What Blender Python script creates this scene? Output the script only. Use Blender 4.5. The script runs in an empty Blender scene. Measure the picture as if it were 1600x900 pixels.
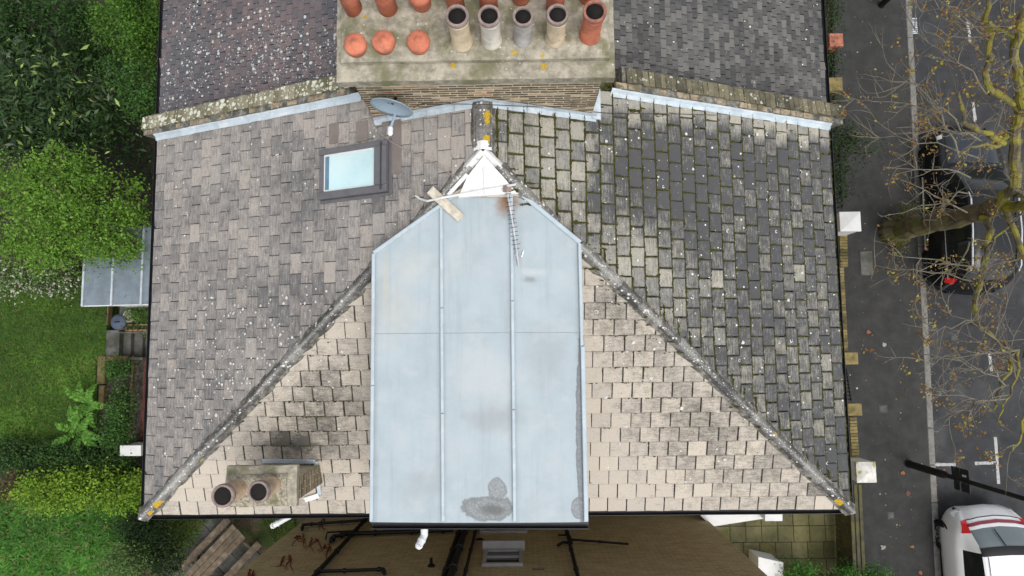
import bpy, math, random
import numpy as np
from mathutils import Vector, Matrix, noise as mnoise
random.seed(7); rng = np.random.default_rng(7)
SC = bpy.context.scene; COL = SC.collection
rad = math.radians

# ------------------------------------------------------------------ camera
F = 1026.09; CH = 16.5; TILT = (0.0899, 0.0141, -0.0118)
cam = bpy.data.cameras.new('camera'); cam_o = bpy.data.objects.new('camera', cam); COL.objects.link(cam_o)
cam.sensor_fit = 'HORIZONTAL'; cam.sensor_width = 36; cam.lens = 36 * F / 1600
cam.clip_start = 0.1; cam.clip_end = 900
cam_o.location = (0, 0, CH); cam_o.rotation_euler = TILT
SC.camera = cam_o
# ------------------------------------------------------------------ sky, sun, exposure
SUN_EL, SUN_AZ = 66, 140            # overcast day, brighter towards the south-east
world = bpy.data.worlds.new('World'); SC.world = world; world.use_nodes = True
wn = world.node_tree; wn.nodes.clear()
sky = wn.nodes.new('ShaderNodeTexSky'); sky.sky_type = 'NISHITA'; sky.sun_disc = False
sky.sun_elevation = rad(SUN_EL); sky.sun_rotation = rad(SUN_AZ); sky.dust_density = 3; sky.air_density = 1
hs = wn.nodes.new('ShaderNodeHueSaturation'); hs.inputs['Saturation'].default_value = 0.22
bg = wn.nodes.new('ShaderNodeBackground'); bg.inputs['Strength'].default_value = 0.15
wo = wn.nodes.new('ShaderNodeOutputWorld')
wn.links.new(sky.outputs[0], hs.inputs['Color']); wn.links.new(hs.outputs[0], bg.inputs[0]); wn.links.new(bg.outputs[0], wo.inputs[0])
sun = bpy.data.lights.new('sun', 'SUN'); sun.energy = 0.75; sun.angle = rad(30); sun.color = (1, .97, .92)
sun_o = bpy.data.objects.new('sun', sun); COL.objects.link(sun_o)
sd = Vector((math.sin(rad(SUN_AZ)) * math.cos(rad(SUN_EL)), math.cos(rad(SUN_AZ)) * math.cos(rad(SUN_EL)), math.sin(rad(SUN_EL))))
sun_o.rotation_euler = (-sd).to_track_quat('-Z', 'Y').to_euler(); sun_o.location = sd * 40
vs = SC.view_settings; vs.view_transform = 'Standard'; vs.look = 'None'; vs.exposure = 0.7; vs.gamma = 1; vs.use_curve_mapping = False

# ------------------------------------------------------------------ survey helpers: photo point -> place
RM = np.array(cam_o.rotation_euler.to_matrix())
def ray(px, py): return RM @ np.array([(px - 800) / F, -(py - 450) / F, -1.0])
def at(px, py, z=0.0):
    d = ray(px, py); k = (z - CH) / d[2]; return Vector((d[0] * k, d[1] * k, z))
def aty(px, py, y):
    d = ray(px, py); k = y / d[1]; return Vector((d[0] * k, y, CH + d[2] * k))
def atx(px, py, x):
    d = ray(px, py); k = x / d[0]; return Vector((x, d[1] * k, CH + d[2] * k))
def atp(px, py, p, n):
    d = Vector(ray(px, py)); o = Vector((0, 0, CH)); k = (Vector(p) - o).dot(n) / d.dot(n); return o + d * k
def proj(P):
    c = RM.T @ (np.array(P) - np.array([0, 0, CH])); return 800 + F * c[0] / -c[2], 450 - F * c[1] / -c[2]
def inpoly(x, y, poly):
    r = False; n = len(poly)
    for i in range(n):
        x1, y1 = poly[i][0], poly[i][1]; x2, y2 = poly[i - 1][0], poly[i - 1][1]
        if (y1 > y) != (y2 > y) and x < (x2 - x1) * (y - y1) / (y2 - y1) + x1: r = not r
    return r
def nz(x, y, z=0.0): return mnoise.noise((x, y, z))      # about -1..1

# ------------------------------------------------------------------ materials
def nd(t, typ, **kw):
    n = t.nodes.new(typ)
    for k, v in kw.items(): setattr(n, k, v)
    return n
def math_(t, op, a, b=None, c=None, clamp=False):
    n = nd(t, 'ShaderNodeMath', operation=op, use_clamp=clamp)
    for i, v in enumerate((a, b, c)):
        if v is None: continue
        if isinstance(v, (int, float)): n.inputs[i].default_value = v
        else: t.links.new(v, n.inputs[i])
    return n.outputs[0]
def mixc(t, f, a, b, mode='MIX'):
    n = nd(t, 'ShaderNodeMix', data_type='RGBA', blend_type=mode)
    for i, v in ((0, f), (6, a), (7, b)):
        if isinstance(v, (int, float)): n.inputs[i].default_value = v
        elif isinstance(v, tuple): n.inputs[i].default_value = (*v, 1) if len(v) == 3 else v
        else: t.links.new(v, n.inputs[i])
    return n.outputs[2]
def noise_(t, vec, scale, detail=4, rough=.6, out=0):
    n = nd(t, 'ShaderNodeTexNoise'); n.inputs['Scale'].default_value = scale; n.inputs['Detail'].default_value = detail; n.inputs['Roughness'].default_value = rough
    t.links.new(vec, n.inputs['Vector']); return n.outputs[out]
def ramp_(t, v, lo, hi):
    n = nd(t, 'ShaderNodeMapRange'); n.interpolation_type = 'SMOOTHSTEP'; n.inputs[1].default_value = lo; n.inputs[2].default_value = hi
    t.links.new(v, n.inputs[0]); return n.outputs[0]
def spots_(t, vec, scale, size, density):
    """round spots of uneven size; density 0..1 number or socket"""
    v = nd(t, 'ShaderNodeTexVoronoi'); v.inputs['Scale'].default_value = scale; t.links.new(vec, v.inputs['Vector'])
    s = nd(t, 'ShaderNodeSeparateColor'); t.links.new(v.outputs['Color'], s.inputs[0])
    rr = math_(t, 'MULTIPLY', s.outputs[0], size)
    a = math_(t, 'LESS_THAN', v.outputs['Distance'], rr); b = math_(t, 'LESS_THAN', s.outputs[1], density)
    return math_(t, 'MULTIPLY', a, b)
MATS = {}
def rosette(t, g, c, cen, r, col=(.50, .33, .03)):
    """crust of lichen with a ragged outline at a place"""
    n = nd(t, 'ShaderNodeVectorMath', operation='DISTANCE'); t.links.new(g, n.inputs[0]); n.inputs[1].default_value = tuple(cen)
    d = math_(t, 'ADD', math_(t, 'DIVIDE', n.outputs['Value'], r), math_(t, 'MULTIPLY', math_(t, 'SUBTRACT', noise_(t, g, 22, 4, .7), .5), .9))
    m_ = ramp_(t, d, 1.05, .9); inner = mixc(t, ramp_(t, noise_(t, g, 60, 3, .7), .4, .65), col, tuple(x * .55 for x in col))
    return mixc(t, m_, c, inner)
def M(name, col, rough=.8, var=.25, scale=6, bump=.25, bscale=60, metal=0, spec=.3, col2=None, c2=(.5, .65), c2scale=1.5, attr=None, gum=None, coat=0, extra=None):
    if name in MATS: return MATS[name]
    m = bpy.data.materials.new(name); m.use_nodes = True; t = m.node_tree
    p = t.nodes['Principled BSDF']; g = nd(t, 'ShaderNodeNewGeometry').outputs['Position']
    n1 = noise_(t, g, scale, 6, .65)
    lo = tuple(c * (1 - var) for c in col); hi = tuple(min(1, c * (1 + var)) for c in col)
    c = mixc(t, ramp_(t, n1, .3, .7), lo, hi)
    if col2 is not None:
        c = mixc(t, ramp_(t, noise_(t, g, c2scale, 8, .65), *c2), c, col2)
    if attr:
        a = nd(t, 'ShaderNodeAttribute', attribute_name='Col').outputs['Color']
        c = mixc(t, 1.0, c, a, 'MULTIPLY')
    if gum:
        for sc_, sz, de, cc in gum: c = mixc(t, spots_(t, g, sc_, sz, de), c, cc)
    if extra: c = extra(t, g, c, p)
    t.links.new(c, p.inputs['Base Color'])
    p.inputs['Roughness'].default_value = rough; p.inputs['Metallic'].default_value = metal; p.inputs['Specular IOR Level'].default_value = spec
    if coat: p.inputs['Coat Weight'].default_value = coat; p.inputs['Coat Roughness'].default_value = .05
    if bump:
        b = nd(t, 'ShaderNodeBump'); b.inputs['Strength'].default_value = bump; b.inputs['Distance'].default_value = .01
        t.links.new(noise_(t, g, bscale, 5, .7), b.inputs['Height']); t.links.new(b.outputs[0], p.inputs['Normal'])
    MATS[name] = m; return m

def flaunch_lichen(t, g, c):
    for x, y, r in ((848, 88, .055), (850, 103, .04), (804, 82, .045), (708, 102, .035), (943, 75, .03), (957, 76, .035), (526, 34, .03), (571, 27, .025)): c = rosette(t, g, c, at(x, y, 9.09 if y < 94 else 8.96), r)
    return c
def tile_mat(name, warm, cool, dark, lich=(.62, .62, .58), streak=.5, contrast=2.2, lsize=.42, lscale=24, moss=None, blots=()):
    """Col.r = soot and darker tile edges, Col.g = random per tile, Col.b = lichen density"""
    m = bpy.data.materials.new(name); m.use_nodes = True; t = m.node_tree; p = t.nodes['Principled BSDF']
    g = nd(t, 'ShaderNodeNewGeometry').outputs['Position']
    at_ = nd(t, 'ShaderNodeAttribute', attribute_name='Col').outputs['Color']
    s = nd(t, 'ShaderNodeSeparateColor'); t.links.new(at_, s.inputs[0])
    uv = nd(t, 'ShaderNodeUVMap').outputs[0]
    mp = nd(t, 'ShaderNodeMapping'); mp.inputs['Scale'].default_value = (5, 34, 1); t.links.new(uv, mp.inputs['Vector'])
    st = noise_(t, mp.outputs[0], 1.0, 3, .6)
    mid = noise_(t, g, 7, 8, .7); fine = noise_(t, g, 55, 4, .7)
    base = mixc(t, s.outputs[1], warm, cool)
    base = mixc(t, math_(t, 'MULTIPLY', ramp_(t, fine, .35, .75), .35), base, tuple(x * .6 for x in cool))
    k = math_(t, 'ADD', s.outputs[0], math_(t, 'MULTIPLY', math_(t, 'SUBTRACT', mid, .5), 1.3))
    k = math_(t, 'ADD', k, math_(t, 'MULTIPLY', math_(t, 'SUBTRACT', st, .5), streak))
    k = math_(t, 'ADD', k, math_(t, 'MULTIPLY', math_(t, 'SUBTRACT', fine, .5), .8))
    k = math_(t, 'MULTIPLY_ADD', math_(t, 'SUBTRACT', k, .5), contrast, .5, clamp=True)
    c = mixc(t, math_(t, 'MULTIPLY', k, .93), base, dark)
    if moss: c = mixc(t, math_(t, 'MULTIPLY', ramp_(t, noise_(t, g, 3.4, 8, .75), .55, .72), .6), c, moss)
    c = mixc(t, spots_(t, g, lscale, lsize, s.outputs[2]), c, lich)
    c = mixc(t, spots_(t, g, lscale * 2.3, lsize * .9, math_(t, 'MULTIPLY', s.outputs[2], .8)), c, tuple(x * .85 for x in lich))
    for b_ in blots: c = rosette(t, g, c, *b_)
    t.links.new(c, p.inputs['Base Color']); p.inputs['Roughness'].default_value = .88; p.inputs['Specular IOR Level'].default_value = .2
    b = nd(t, 'ShaderNodeBump'); b.inputs['Strength'].default_value = .35; b.inputs['Distance'].default_value = .008
    t.links.new(math_(t, 'ADD', fine, math_(t, 'MULTIPLY', st, .6)), b.inputs['Height']); t.links.new(b.outputs[0], p.inputs['Normal'])
    MATS[name] = m; return m

def leaf_mat(name, trans=.35, rough=.55):
    m = bpy.data.materials.new(name); m.use_nodes = True; t = m.node_tree; p = t.nodes['Principled BSDF']
    a = nd(t, 'ShaderNodeAttribute', attribute_name='Col').outputs['Color']
    t.links.new(a, p.inputs['Base Color']); p.inputs['Roughness'].default_value = rough; p.inputs['Specular IOR Level'].default_value = .25
    tr = nd(t, 'ShaderNodeBsdfTranslucent'); t.links.new(a, tr.inputs[0])
    mx = nd(t, 'ShaderNodeMixShader'); mx.inputs[0].default_value = trans
    t.links.new(p.outputs[0], mx.inputs[1]); t.links.new(tr.outputs[0], mx.inputs[2]); t.links.new(mx.outputs[0], t.nodes['Material Output'].inputs[0])
    MATS[name] = m; return m

def brick_mat(name, c1, c2, mortar, sx=.225, sy=.075, plane='xz', var=.3, mottle=None):
    m = bpy.data.materials.new(name); m.use_nodes = True; t = m.node_tree; p = t.nodes['Principled BSDF']
    g = nd(t, 'ShaderNodeNewGeometry').outputs['Position']
    sp = nd(t, 'ShaderNodeSeparateXYZ'); t.links.new(g, sp.inputs[0]); cb = nd(t, 'ShaderNodeCombineXYZ')
    ax = {'x': 0, 'y': 1, 'z': 2}
    t.links.new(sp.outputs[ax[plane[0]]], cb.inputs[0]); t.links.new(sp.outputs[ax[plane[1]]], cb.inputs[1])
    br = nd(t, 'ShaderNodeTexBrick'); t.links.new(cb.outputs[0], br.inputs[0])
    br.inputs['Color1'].default_value = (*c1, 1); br.inputs['Color2'].default_value = (*c2, 1); br.inputs['Mortar'].default_value = (*mortar, 1)
    br.inputs['Scale'].default_value = 1; br.inputs['Brick Width'].default_value = sx; br.inputs['Row Height'].default_value = sy
    br.inputs['Mortar Size'].default_value = .011; br.inputs['Bias'].default_value = -.1
    c = mixc(t, math_(t, 'MULTIPLY', ramp_(t, noise_(t, g, 3, 6, .7), .35, .7), var), br.outputs[0], tuple(x * .45 for x in c1))
    c = mixc(t, math_(t, 'MULTIPLY', ramp_(t, noise_(t, cb.outputs[0], 22, 3, .7), .52, .75), .6), c, mottle or tuple(x * .4 for x in c2))
    t.links.new(c, p.inputs['Base Color']); p.inputs['Roughness'].default_value = .9; p.inputs['Specular IOR Level'].default_value = .15
    b = nd(t, 'ShaderNodeBump'); b.inputs['Strength'].default_value = .6; b.inputs['Distance'].default_value = .012; b.invert = True
    t.links.new(br.outputs['Fac'], b.inputs['Height']); t.links.new(b.outputs[0], p.inputs['Normal'])
    MATS[name] = m; return m

# ------------------------------------------------------------------ mesh helpers
def tag(o, label=None, cat=None, group=None, kind=None):
    if label: o['label'] = label
    if cat: o['category'] = cat
    if group: o['group'] = group
    if kind: o['kind'] = kind
    return o
def empty(name, loc=(0, 0, 0), parent=None, label=None, cat=None, group=None, rz=0):
    o = bpy.data.objects.new(name, None); COL.objects.link(o); o.location = loc; o.empty_display_size = .2; o.rotation_euler[2] = rz
    if parent: o.parent = parent
    return tag(o, label, cat, group)
def wloc(o):
    v = Vector((0, 0, 0))
    while o is not None: v += o.location; o = o.parent
    return v
def mk(name, verts, faces, mat, parent=None, cols=None, uvs=None, smooth=False, local=False, kind=None):
    me = bpy.data.meshes.new(name)
    off = Vector((0, 0, 0)) if (local or parent is None) else wloc(parent)
    me.from_pydata([(v[0] - off.x, v[1] - off.y, v[2] - off.z) for v in verts], [], faces)
    if cols is not None:
        a = me.attributes.new('Col', 'FLOAT_COLOR', 'POINT'); a.data.foreach_set('color', np.array([(c[0], c[1], c[2], 1) for c in cols], np.float32).ravel())
    if uvs is not None:
        ul = me.uv_layers.new(name='UVMap'); idx = np.empty(len(me.loops), np.int32); me.loops.foreach_get('vertex_index', idx)
        ul.data.foreach_set('uv', np.array(uvs, np.float32)[idx].ravel())
    if smooth: me.polygons.foreach_set('use_smooth', [True] * len(me.polygons))
    me.materials.append(mat); me.update()
    o = bpy.data.objects.new(name, me); COL.objects.link(o)
    if parent: o.parent = parent
    if kind: o['kind'] = kind
    return o
class MB:
    def __init__(s): s.v = []; s.f = []; s.c = []; s.uv = []
    def add(s, v, f, c=None, uv=None):
        b = len(s.v); s.v += [tuple(x) for x in v]; s.f += [tuple(i + b for i in q) for q in f]
        s.c += [c or (1, 1, 1)] * len(v); s.uv += uv or [(0, 0)] * len(v); return s
    def box(s, x0, x1, y0, y1, z0, z1, c=None):
        return s.add([(x0, y0, z0), (x1, y0, z0), (x1, y1, z0), (x0, y1, z0), (x0, y0, z1), (x1, y0, z1), (x1, y1, z1), (x0, y1, z1)],
                     [(0, 3, 2, 1), (4, 5, 6, 7), (0, 1, 5, 4), (1, 2, 6, 5), (2, 3, 7, 6), (3, 0, 4, 7)], c)
    def obox(s, o, a, b, c_, col=None, bev=0):
        """box spanned by three edge vectors from corner o; bev shrinks the far (c) face"""
        o, a, b, c_ = Vector(o), Vector(a), Vector(b), Vector(c_)
        k = bev; an = a.normalized() * k; bn = b.normalized() * k
        top = [o + c_ + an + bn, o + a + c_ - an + bn, o + a + b + c_ - an - bn, o + b + c_ + an - bn]
        bot = [o, o + a, o + a + b, o + b]
        fs = [(0, 3, 2, 1), (4, 5, 6, 7), (0, 1, 5, 4), (1, 2, 6, 5), (2, 3, 7, 6), (3, 0, 4, 7)]
        if bev:
            m = c_ - c_.normalized() * k; mid = [q + m for q in bot]
            return s.add(bot + mid + top, [(0, 3, 2, 1), (0, 1, 5, 4), (1, 2, 6, 5), (2, 3, 7, 6), (3, 0, 4, 7), (4, 5, 9, 8), (5, 6, 10, 9), (6, 7, 11, 10), (7, 4, 8, 11), (8, 9, 10, 11)], col)
        return s.add(bot + top, fs, col)
    def prism(s, poly, z0, z1, c=None):
        n = len(poly); zb = z0 if callable(z0) else (lambda x, y: z0); zt = z1 if callable(z1) else (lambda x, y: z1)
        ar = sum(poly[i - 1][0] * poly[i][1] - poly[i][0] * poly[i - 1][1] for i in range(n))
        if ar < 0: poly = poly[::-1]
        v = [(p[0], p[1], zb(p[0], p[1])) for p in poly] + [(p[0], p[1], zt(p[0], p[1])) for p in poly]
        return s.add(v, [tuple(range(n))[::-1], tuple(range(n, 2 * n))] + [(i, (i + 1) % n, n + (i + 1) % n, n + i) for i in range(n)], c)
    def tube(s, pts, r, seg=8, c=None, caps=True):
        pts = [Vector(p) for p in pts]; n = len(pts); rs = r if isinstance(r, (list, tuple)) else [r] * n
        v = []; prev = None
        for i, p in enumerate(pts):
            d = (pts[min(i + 1, n - 1)] - pts[max(i - 1, 0)]); d = d.normalized() if d.length > 1e-9 else Vector((0, 0, 1))
            if prev is None:
                a = d.orthogonal().normalized()
            else:
                a = prev - d * prev.dot(d); a = a.normalized() if a.length > 1e-6 else d.orthogonal().normalized()
            prev = a; b = d.cross(a)
            for k in range(seg):
                t = 2 * math.pi * k / seg; v.append(p + (a * math.cos(t) + b * math.sin(t)) * rs[i])
        f = [(i * seg + k, i * seg + (k + 1) % seg, (i + 1) * seg + (k + 1) % seg, (i + 1) * seg + k) for i in range(n - 1) for k in range(seg)]
        if caps: f += [tuple(range(seg))[::-1], tuple((n - 1) * seg + k for k in range(seg))]
        return s.add(v, f, c)
    def lathe(s, o, prof, seg=20, c=None, axis=None, wob=0):
        o = Vector(o); q = (Vector((0, 0, 1)).rotation_difference(Vector(axis).normalized())).to_matrix() if axis else Matrix.Identity(3)
        v = []
        for r, z in prof:
            for k in range(seg):
                t = 2 * math.pi * k / seg; v.append(o + q @ Vector((r * math.cos(t), r * math.sin(t), z)))
        n = len(prof)
        f = [(i * seg + k, i * seg + (k + 1) % seg, (i + 1) * seg + (k + 1) % seg, (i + 1) * seg + k) for i in range(n - 1) for k in range(seg)]
        if prof[0][0] > 1e-6: f.append(tuple(range(seg))[::-1])
        if prof[-1][0] > 1e-6: f.append(tuple((n - 1) * seg + k for k in range(seg)))
        return s.add(v, f, c)
    def build(s, name, mat, parent=None, smooth=False, local=False, kind=None, attr=False, uv=False):
        return mk(name, s.v, s.f, mat, parent, s.c if attr else None, s.uv if uv else None, smooth, local, kind)

def leaf_mesh(name, P, N, size, aspect, cols, mat, parent=None, kind=None, D=None):
    n = len(P); N = N / np.maximum(np.linalg.norm(N, axis=1, keepdims=True), 1e-6)
    if D is None: D = rng.normal(size=(n, 3))
    D = D - N * (D * N).sum(1, keepdims=True); D /= np.maximum(np.linalg.norm(D, axis=1, keepdims=True), 1e-6)
    B = np.cross(N, D); L = np.asarray(size)[:, None] * np.ones((n, 1)); W = L * aspect
    V = np.empty((n, 4, 3), np.float32)
    V[:, 0] = P - D * L * .5; V[:, 1] = P + B * W * .5 + N * L * .1; V[:, 2] = P + D * L * .5 - N * L * .12; V[:, 3] = P - B * W * .5 + N * L * .1
    if parent is not None: V -= np.array(wloc(parent), np.float32)
    me = bpy.data.meshes.new(name); me.vertices.add(4 * n); me.vertices.foreach_set('co', V.ravel())
    me.loops.add(4 * n); me.polygons.add(n); me.loops.foreach_set('vertex_index', np.arange(4 * n, dtype=np.int32))
    me.polygons.foreach_set('loop_start', np.arange(0, 4 * n, 4, dtype=np.int32))
    c4 = np.ones((n, 4, 4), np.float32); c4[:, :, :3] = cols[:, None, :]
    a = me.attributes.new('Col', 'FLOAT_COLOR', 'POINT'); a.data.foreach_set('color', c4.ravel())
    me.materials.append(mat); me.update(calc_edges=True); me.validate()
    o = bpy.data.objects.new(name, me); COL.objects.link(o)
    if parent is not None: o.parent = parent
    if kind: o['kind'] = kind
    return o
def blob_points(c, r, n, shell=.3, low=-.35, seed=0, lump=.25):
    """points through the outer part of an uneven lump of foliage"""
    d = rng.normal(size=(int(n * 1.8), 3)); d /= np.linalg.norm(d, axis=1, keepdims=True); d = d[d[:, 2] > low][:n]
    k = 1 - np.abs(rng.normal(size=len(d))) * shell
    lm = np.array([mnoise.noise((q[0] * 2.3 + seed, q[1] * 2.3, q[2] * 2.3)) + .5 * mnoise.noise((q[0] * 5 + seed, q[1] * 5, q[2] * 5)) for q in d])
    k = np.clip(k, .15, 1) * (1 + lump * lm)
    P = np.array(c) + d * k[:, None] * np.array(r)
    return P, d, k
def cols_between(n, a, b, c=None, pc=0.0, power=1.0):
    t = rng.random((n, 1)) ** power; k = np.array(a) * (1 - t) + np.array(b) * t
    if c is not None: m = rng.random(n) < pc; k[m] = np.array(c)
    return k * (.8 + .4 * rng.random((n, 1)))
def plant(name, label, cat, blobs, ncol, leaf, aspect=.5, up=.6, mat='leaf', stems=True, group=None, ground=0.0, shell=.3, twig=None, thing='foliage', c3=None, pc=0, lump=.3, cluster=14):
    """blobs: list of (centre, radii, leaves). A thing made of stems and one crown of leaves."""
    c0 = Vector(blobs[0][0]); root = empty(name, (c0.x, c0.y, ground), label=label, cat=cat, group=group)
    Ps, Ns = [], []
    for i, (c, r, n) in enumerate(blobs):
        P, d, k = blob_points(c, r, n, shell, seed=i * 7.3 + c[0], lump=lump)
        nn = d * .7 + np.array([0, 0, up]) + rng.normal(size=d.shape) * .45
        if cluster:
            nc = max(4, int(len(P) / cluster)); ci = rng.integers(0, nc, len(P)); sp = leaf * (1.1 + .9 * rng.random((nc, 1)))
            dirs = rng.normal(size=(nc, 3)); dirs /= np.linalg.norm(dirs, axis=1, keepdims=True)
            P = P[ci] + rng.normal(size=P.shape) * sp[ci] * .8 + dirs[ci] * rng.normal(size=(len(P), 1)) * sp[ci] * 1.6
        Ps.append(P); Ns.append(nn)
    P = np.concatenate(Ps); N = np.concatenate(Ns)
    keep = P[:, 2] > ground + .02; P = P[keep]; N = N[keep]; n = len(P)
    cl = cols_between(n, ncol[0], ncol[1], c3, pc)
    clump = np.array([mnoise.noise((p[0] * 2.2, p[1] * 2.2, p[2] * 2.2)) for p in P])
    cl *= (1 + .35 * clump)[:, None]
    leaf_mesh(thing, P, N, leaf * (.6 + .8 * rng.random(n)), aspect, np.clip(cl, .003, 1), MATS[mat], root)
    if stems:
        mb = MB()
        for (c, r, n) in blobs:
            c = Vector(c); base = Vector((c0.x + (c.x - c0.x) * .35, c0.y + (c.y - c0.y) * .35, ground))
            mid = base.lerp(c, .55) + Vector((random.uniform(-.1, .1), random.uniform(-.1, .1), 0))
            R = max(.015, .035 * max(r)); mb.tube([base, mid, c], [R, R * .8, R * .5], 6)
            for k in range(9):
                d = Vector((random.gauss(0, 1), random.gauss(0, 1), random.gauss(.3, .7))).normalized()
                e = c + Vector((d.x * r[0], d.y * r[1], d.z * r[2])) * .9
                m = c.lerp(e, .5) + Vector((random.uniform(-.1, .1),) * 3); mb.tube([mid.lerp(c, random.random()), m, e], [R * .45, R * .3, .004], 5)
        mb.build('stem' if max(max(b[1]) for b in blobs) < 1.1 else 'trunk', MATS[twig or 'bark'], root)
    return root

# ------------------------------------------------------------------ palette
leaf_mat('leaf'); leaf_mat('leaf_gloss', .12, .32)
M('bark', (.11, .085, .06), var=.35, scale=14)
M('bark_moss', (.10, .085, .055), var=.3, scale=10, col2=(.22, .20, .03), c2=(.42, .58), c2scale=3.2, bump=.6, bscale=30)
M('twig', (.155, .14, .105), var=.25, scale=9)
T_WEST = tile_mat('tile_west', (.36, .322, .285), (.30, .28, .26), (.105, .103, .103), streak=1.5, contrast=1.3)
T_SOUTH = tile_mat('tile_south', (.49, .435, .36), (.43, .385, .33), (.075, .072, .062), streak=.7, contrast=1.5)
T_EAST = tile_mat('tile_east', (.38, .355, .29), (.28, .27, .24), (.055, .057, .062), streak=1.3, contrast=1.25, moss=(.085, .08, .022))
T_NW = tile_mat('tile_plain_purple', (.175, .125, .12), (.115, .11, .117), (.07, .07, .078), lich=(.43, .45, .42), streak=.3, contrast=1.3, lsize=.5, lscale=17)
T_NE = tile_mat('tile_plain_dark', (.15, .145, .135), (.105, .103, .10), (.05, .05, .05), streak=.4, contrast=1.4)
T_HIP = tile_mat('hip_tile', (.36, .35, .32), (.13, .127, .12), (.045, .043, .044), lich=(.62, .61, .57), contrast=1.5, lsize=.5, lscale=21,
    blots=[(at(x, y, z), r) for x, y, z, r in ((250, 789, 5.83, .10), (238, 800, 5.75, .07), (318, 719, 6.15, .045), (292, 749, 6.0, .04), (1310, 787, 5.83, .08), (1215, 678, 6.35, .04), (764, 178, 8.16, .075), (763, 188, 8.16, .06), (762, 216, 8.15, .06))])
COPW = tile_mat('coping_lichen', (.30, .27, .19), (.20, .185, .13), (.10, .095, .045), lich=(.55, .56, .46), contrast=1.8, lsize=.75, lscale=13)
COPE = tile_mat('coping_moss', (.19, .165, .105), (.13, .12, .08), (.05, .05, .036), contrast=2.0, moss=(.12, .105, .02), lich=(.4, .4, .34), lsize=.6, lscale=18)
M('deck', (.05, .047, .04), var=.4, col2=(.07, .075, .02), c2=(.5, .6), c2scale=4)
M('mortar', (.19, .18, .155), var=.5, scale=16, col2=(.07, .068, .055), c2=(.42, .6), c2scale=7, bump=.6)
M('flaunching', (.30, .275, .215), var=.35, scale=9, col2=(.155, .15, .085), c2=(.45, .66), c2scale=2.6, bump=.8, bscale=45, gum=[(30, .3, .12, (.5, .5, .46))],
  extra=lambda t, g, c, p: flaunch_lichen(t, g, c))
M('flaunching_rough', (.29, .26, .20), var=.6, scale=26, col2=(.12, .125, .05), c2=(.52, .68), c2scale=3, bump=1, bscale=30)
M('terracotta', (.47, .155, .09), rough=.75, var=.25, scale=7, col2=(.22, .095, .07), c2=(.52, .75), c2scale=6, bump=.3)
M('pot_cream', (.55, .45, .31), rough=.75, var=.22, scale=6, col2=(.24, .20, .16), c2=(.5, .7), c2scale=5)
M('pot_white', (.58, .54, .47), rough=.75, var=.15, scale=6, col2=(.36, .34, .33), c2=(.5, .7), c2scale=5)
M('pot_grey', (.38, .36, .34), rough=.8, var=.2, scale=6, col2=(.22, .21, .21), c2=(.45, .7), c2scale=5)
M('pot_buff', (.48, .36, .25), rough=.8, var=.2, scale=6, col2=(.22, .17, .12), c2=(.48, .7), c2scale=5)
M('soot', (.012, .011, .01), rough=1, var=.3)
M('rim_dark', (.22, .17, .15), var=.3, scale=12)
M('rim_red', (.26, .11, .08), var=.3, scale=12)
M('stock_brick', (.34, .265, .17), var=.2, scale=12, attr=True)
M('joint', (.50, .435, .31), var=.22, scale=12, col2=(.2, .17, .12), c2=(.5, .7), c2scale=5)
M('edge_brick', (.27, .22, .15), var=.4, scale=14, col2=(.12, .1, .06), c2=(.48, .62), c2scale=6)
M('lead', (.42, .48, .52), rough=.55, var=.15, scale=5, metal=0, spec=.4, col2=(.53, .57, .59), c2=(.5, .65), c2scale=4)
M('lead_white', (.66, .66, .65), rough=.6, var=.12, scale=6, col2=(.40, .40, .39), c2=(.58, .68), c2scale=6)
M('gutter_black', (.012, .012, .014), rough=.45, var=.3, bump=.05)
M('pipe_black', (.010, .010, .011), rough=.5, var=.3, bump=.05)
M('upvc', (.72, .74, .76), rough=.35, var=.06, bump=0)
M('white_paint', (.62, .62, .61), rough=.6, var=.08, scale=3, col2=(.55, .55, .50), c2=(.6, .75), c2scale=3, bump=.1)
M('frame_grey', (.115, .112, .118), rough=.45, var=.12, bump=0)
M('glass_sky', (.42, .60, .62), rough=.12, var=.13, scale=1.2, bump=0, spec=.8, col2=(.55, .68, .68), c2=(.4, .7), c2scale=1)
M('glass_dark', (.02, .024, .026), rough=.05, var=.1, bump=0, spec=.8)
M('dish', (.26, .33, .385), rough=.5, var=.1, bump=0)
M('wood_grey', (.15, .115, .078), var=.35, scale=7, col2=(.26, .22, .165), c2=(.55, .7), c2scale=7, bump=.4)
M('wood_pale', (.47, .43, .35), var=.2, scale=14, bump=.4)
M('alu', (.56, .57, .58), rough=.4, var=.2, metal=.6, bump=0)
M('soil', (.035, .028, .02), var=.5, scale=8, col2=(.02, .025, .012), bump=1, bscale=20)
M('turf', (.045, .10, .014), var=.5, scale=3, bump=.8, bscale=60)
M('gravel', (.10, .07, .045), var=.5, scale=22, col2=(.045, .075, .016), c2=(.45, .55), c2scale=1.8, bump=1, bscale=40)
M('asphalt', (.034, .035, .038), rough=.9, var=.22, scale=3, bump=.5, bscale=140, col2=(.068, .07, .07), c2=(.5, .7), c2scale=.55, gum=[(5, .09, .35, (.2, .2, .19)), (11, .07, .3, (.16, .15, .12))])
M('asphalt_walk', (.036, .036, .035), rough=.92, var=.2, scale=4, bump=.5, bscale=150, col2=(.055, .054, .052), c2=(.5, .75), c2scale=.7, gum=[(3.4, .1, .5, (.38, .37, .34)), (6, .06, .4, (.24, .23, .2))])
M('kerb', (.17, .165, .15), var=.25, scale=9, col2=(.1, .1, .085), c2=(.5, .7), c2scale=3)
M('road_paint', (.36, .36, .35), var=.2, scale=12, col2=(.12, .12, .12), c2=(.55, .68), c2scale=14)
M('iron', (.05, .05, .055), rough=.6, var=.3, scale=20)
M('iron_black', (.01, .01, .01), rough=.5, var=.3)
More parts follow.
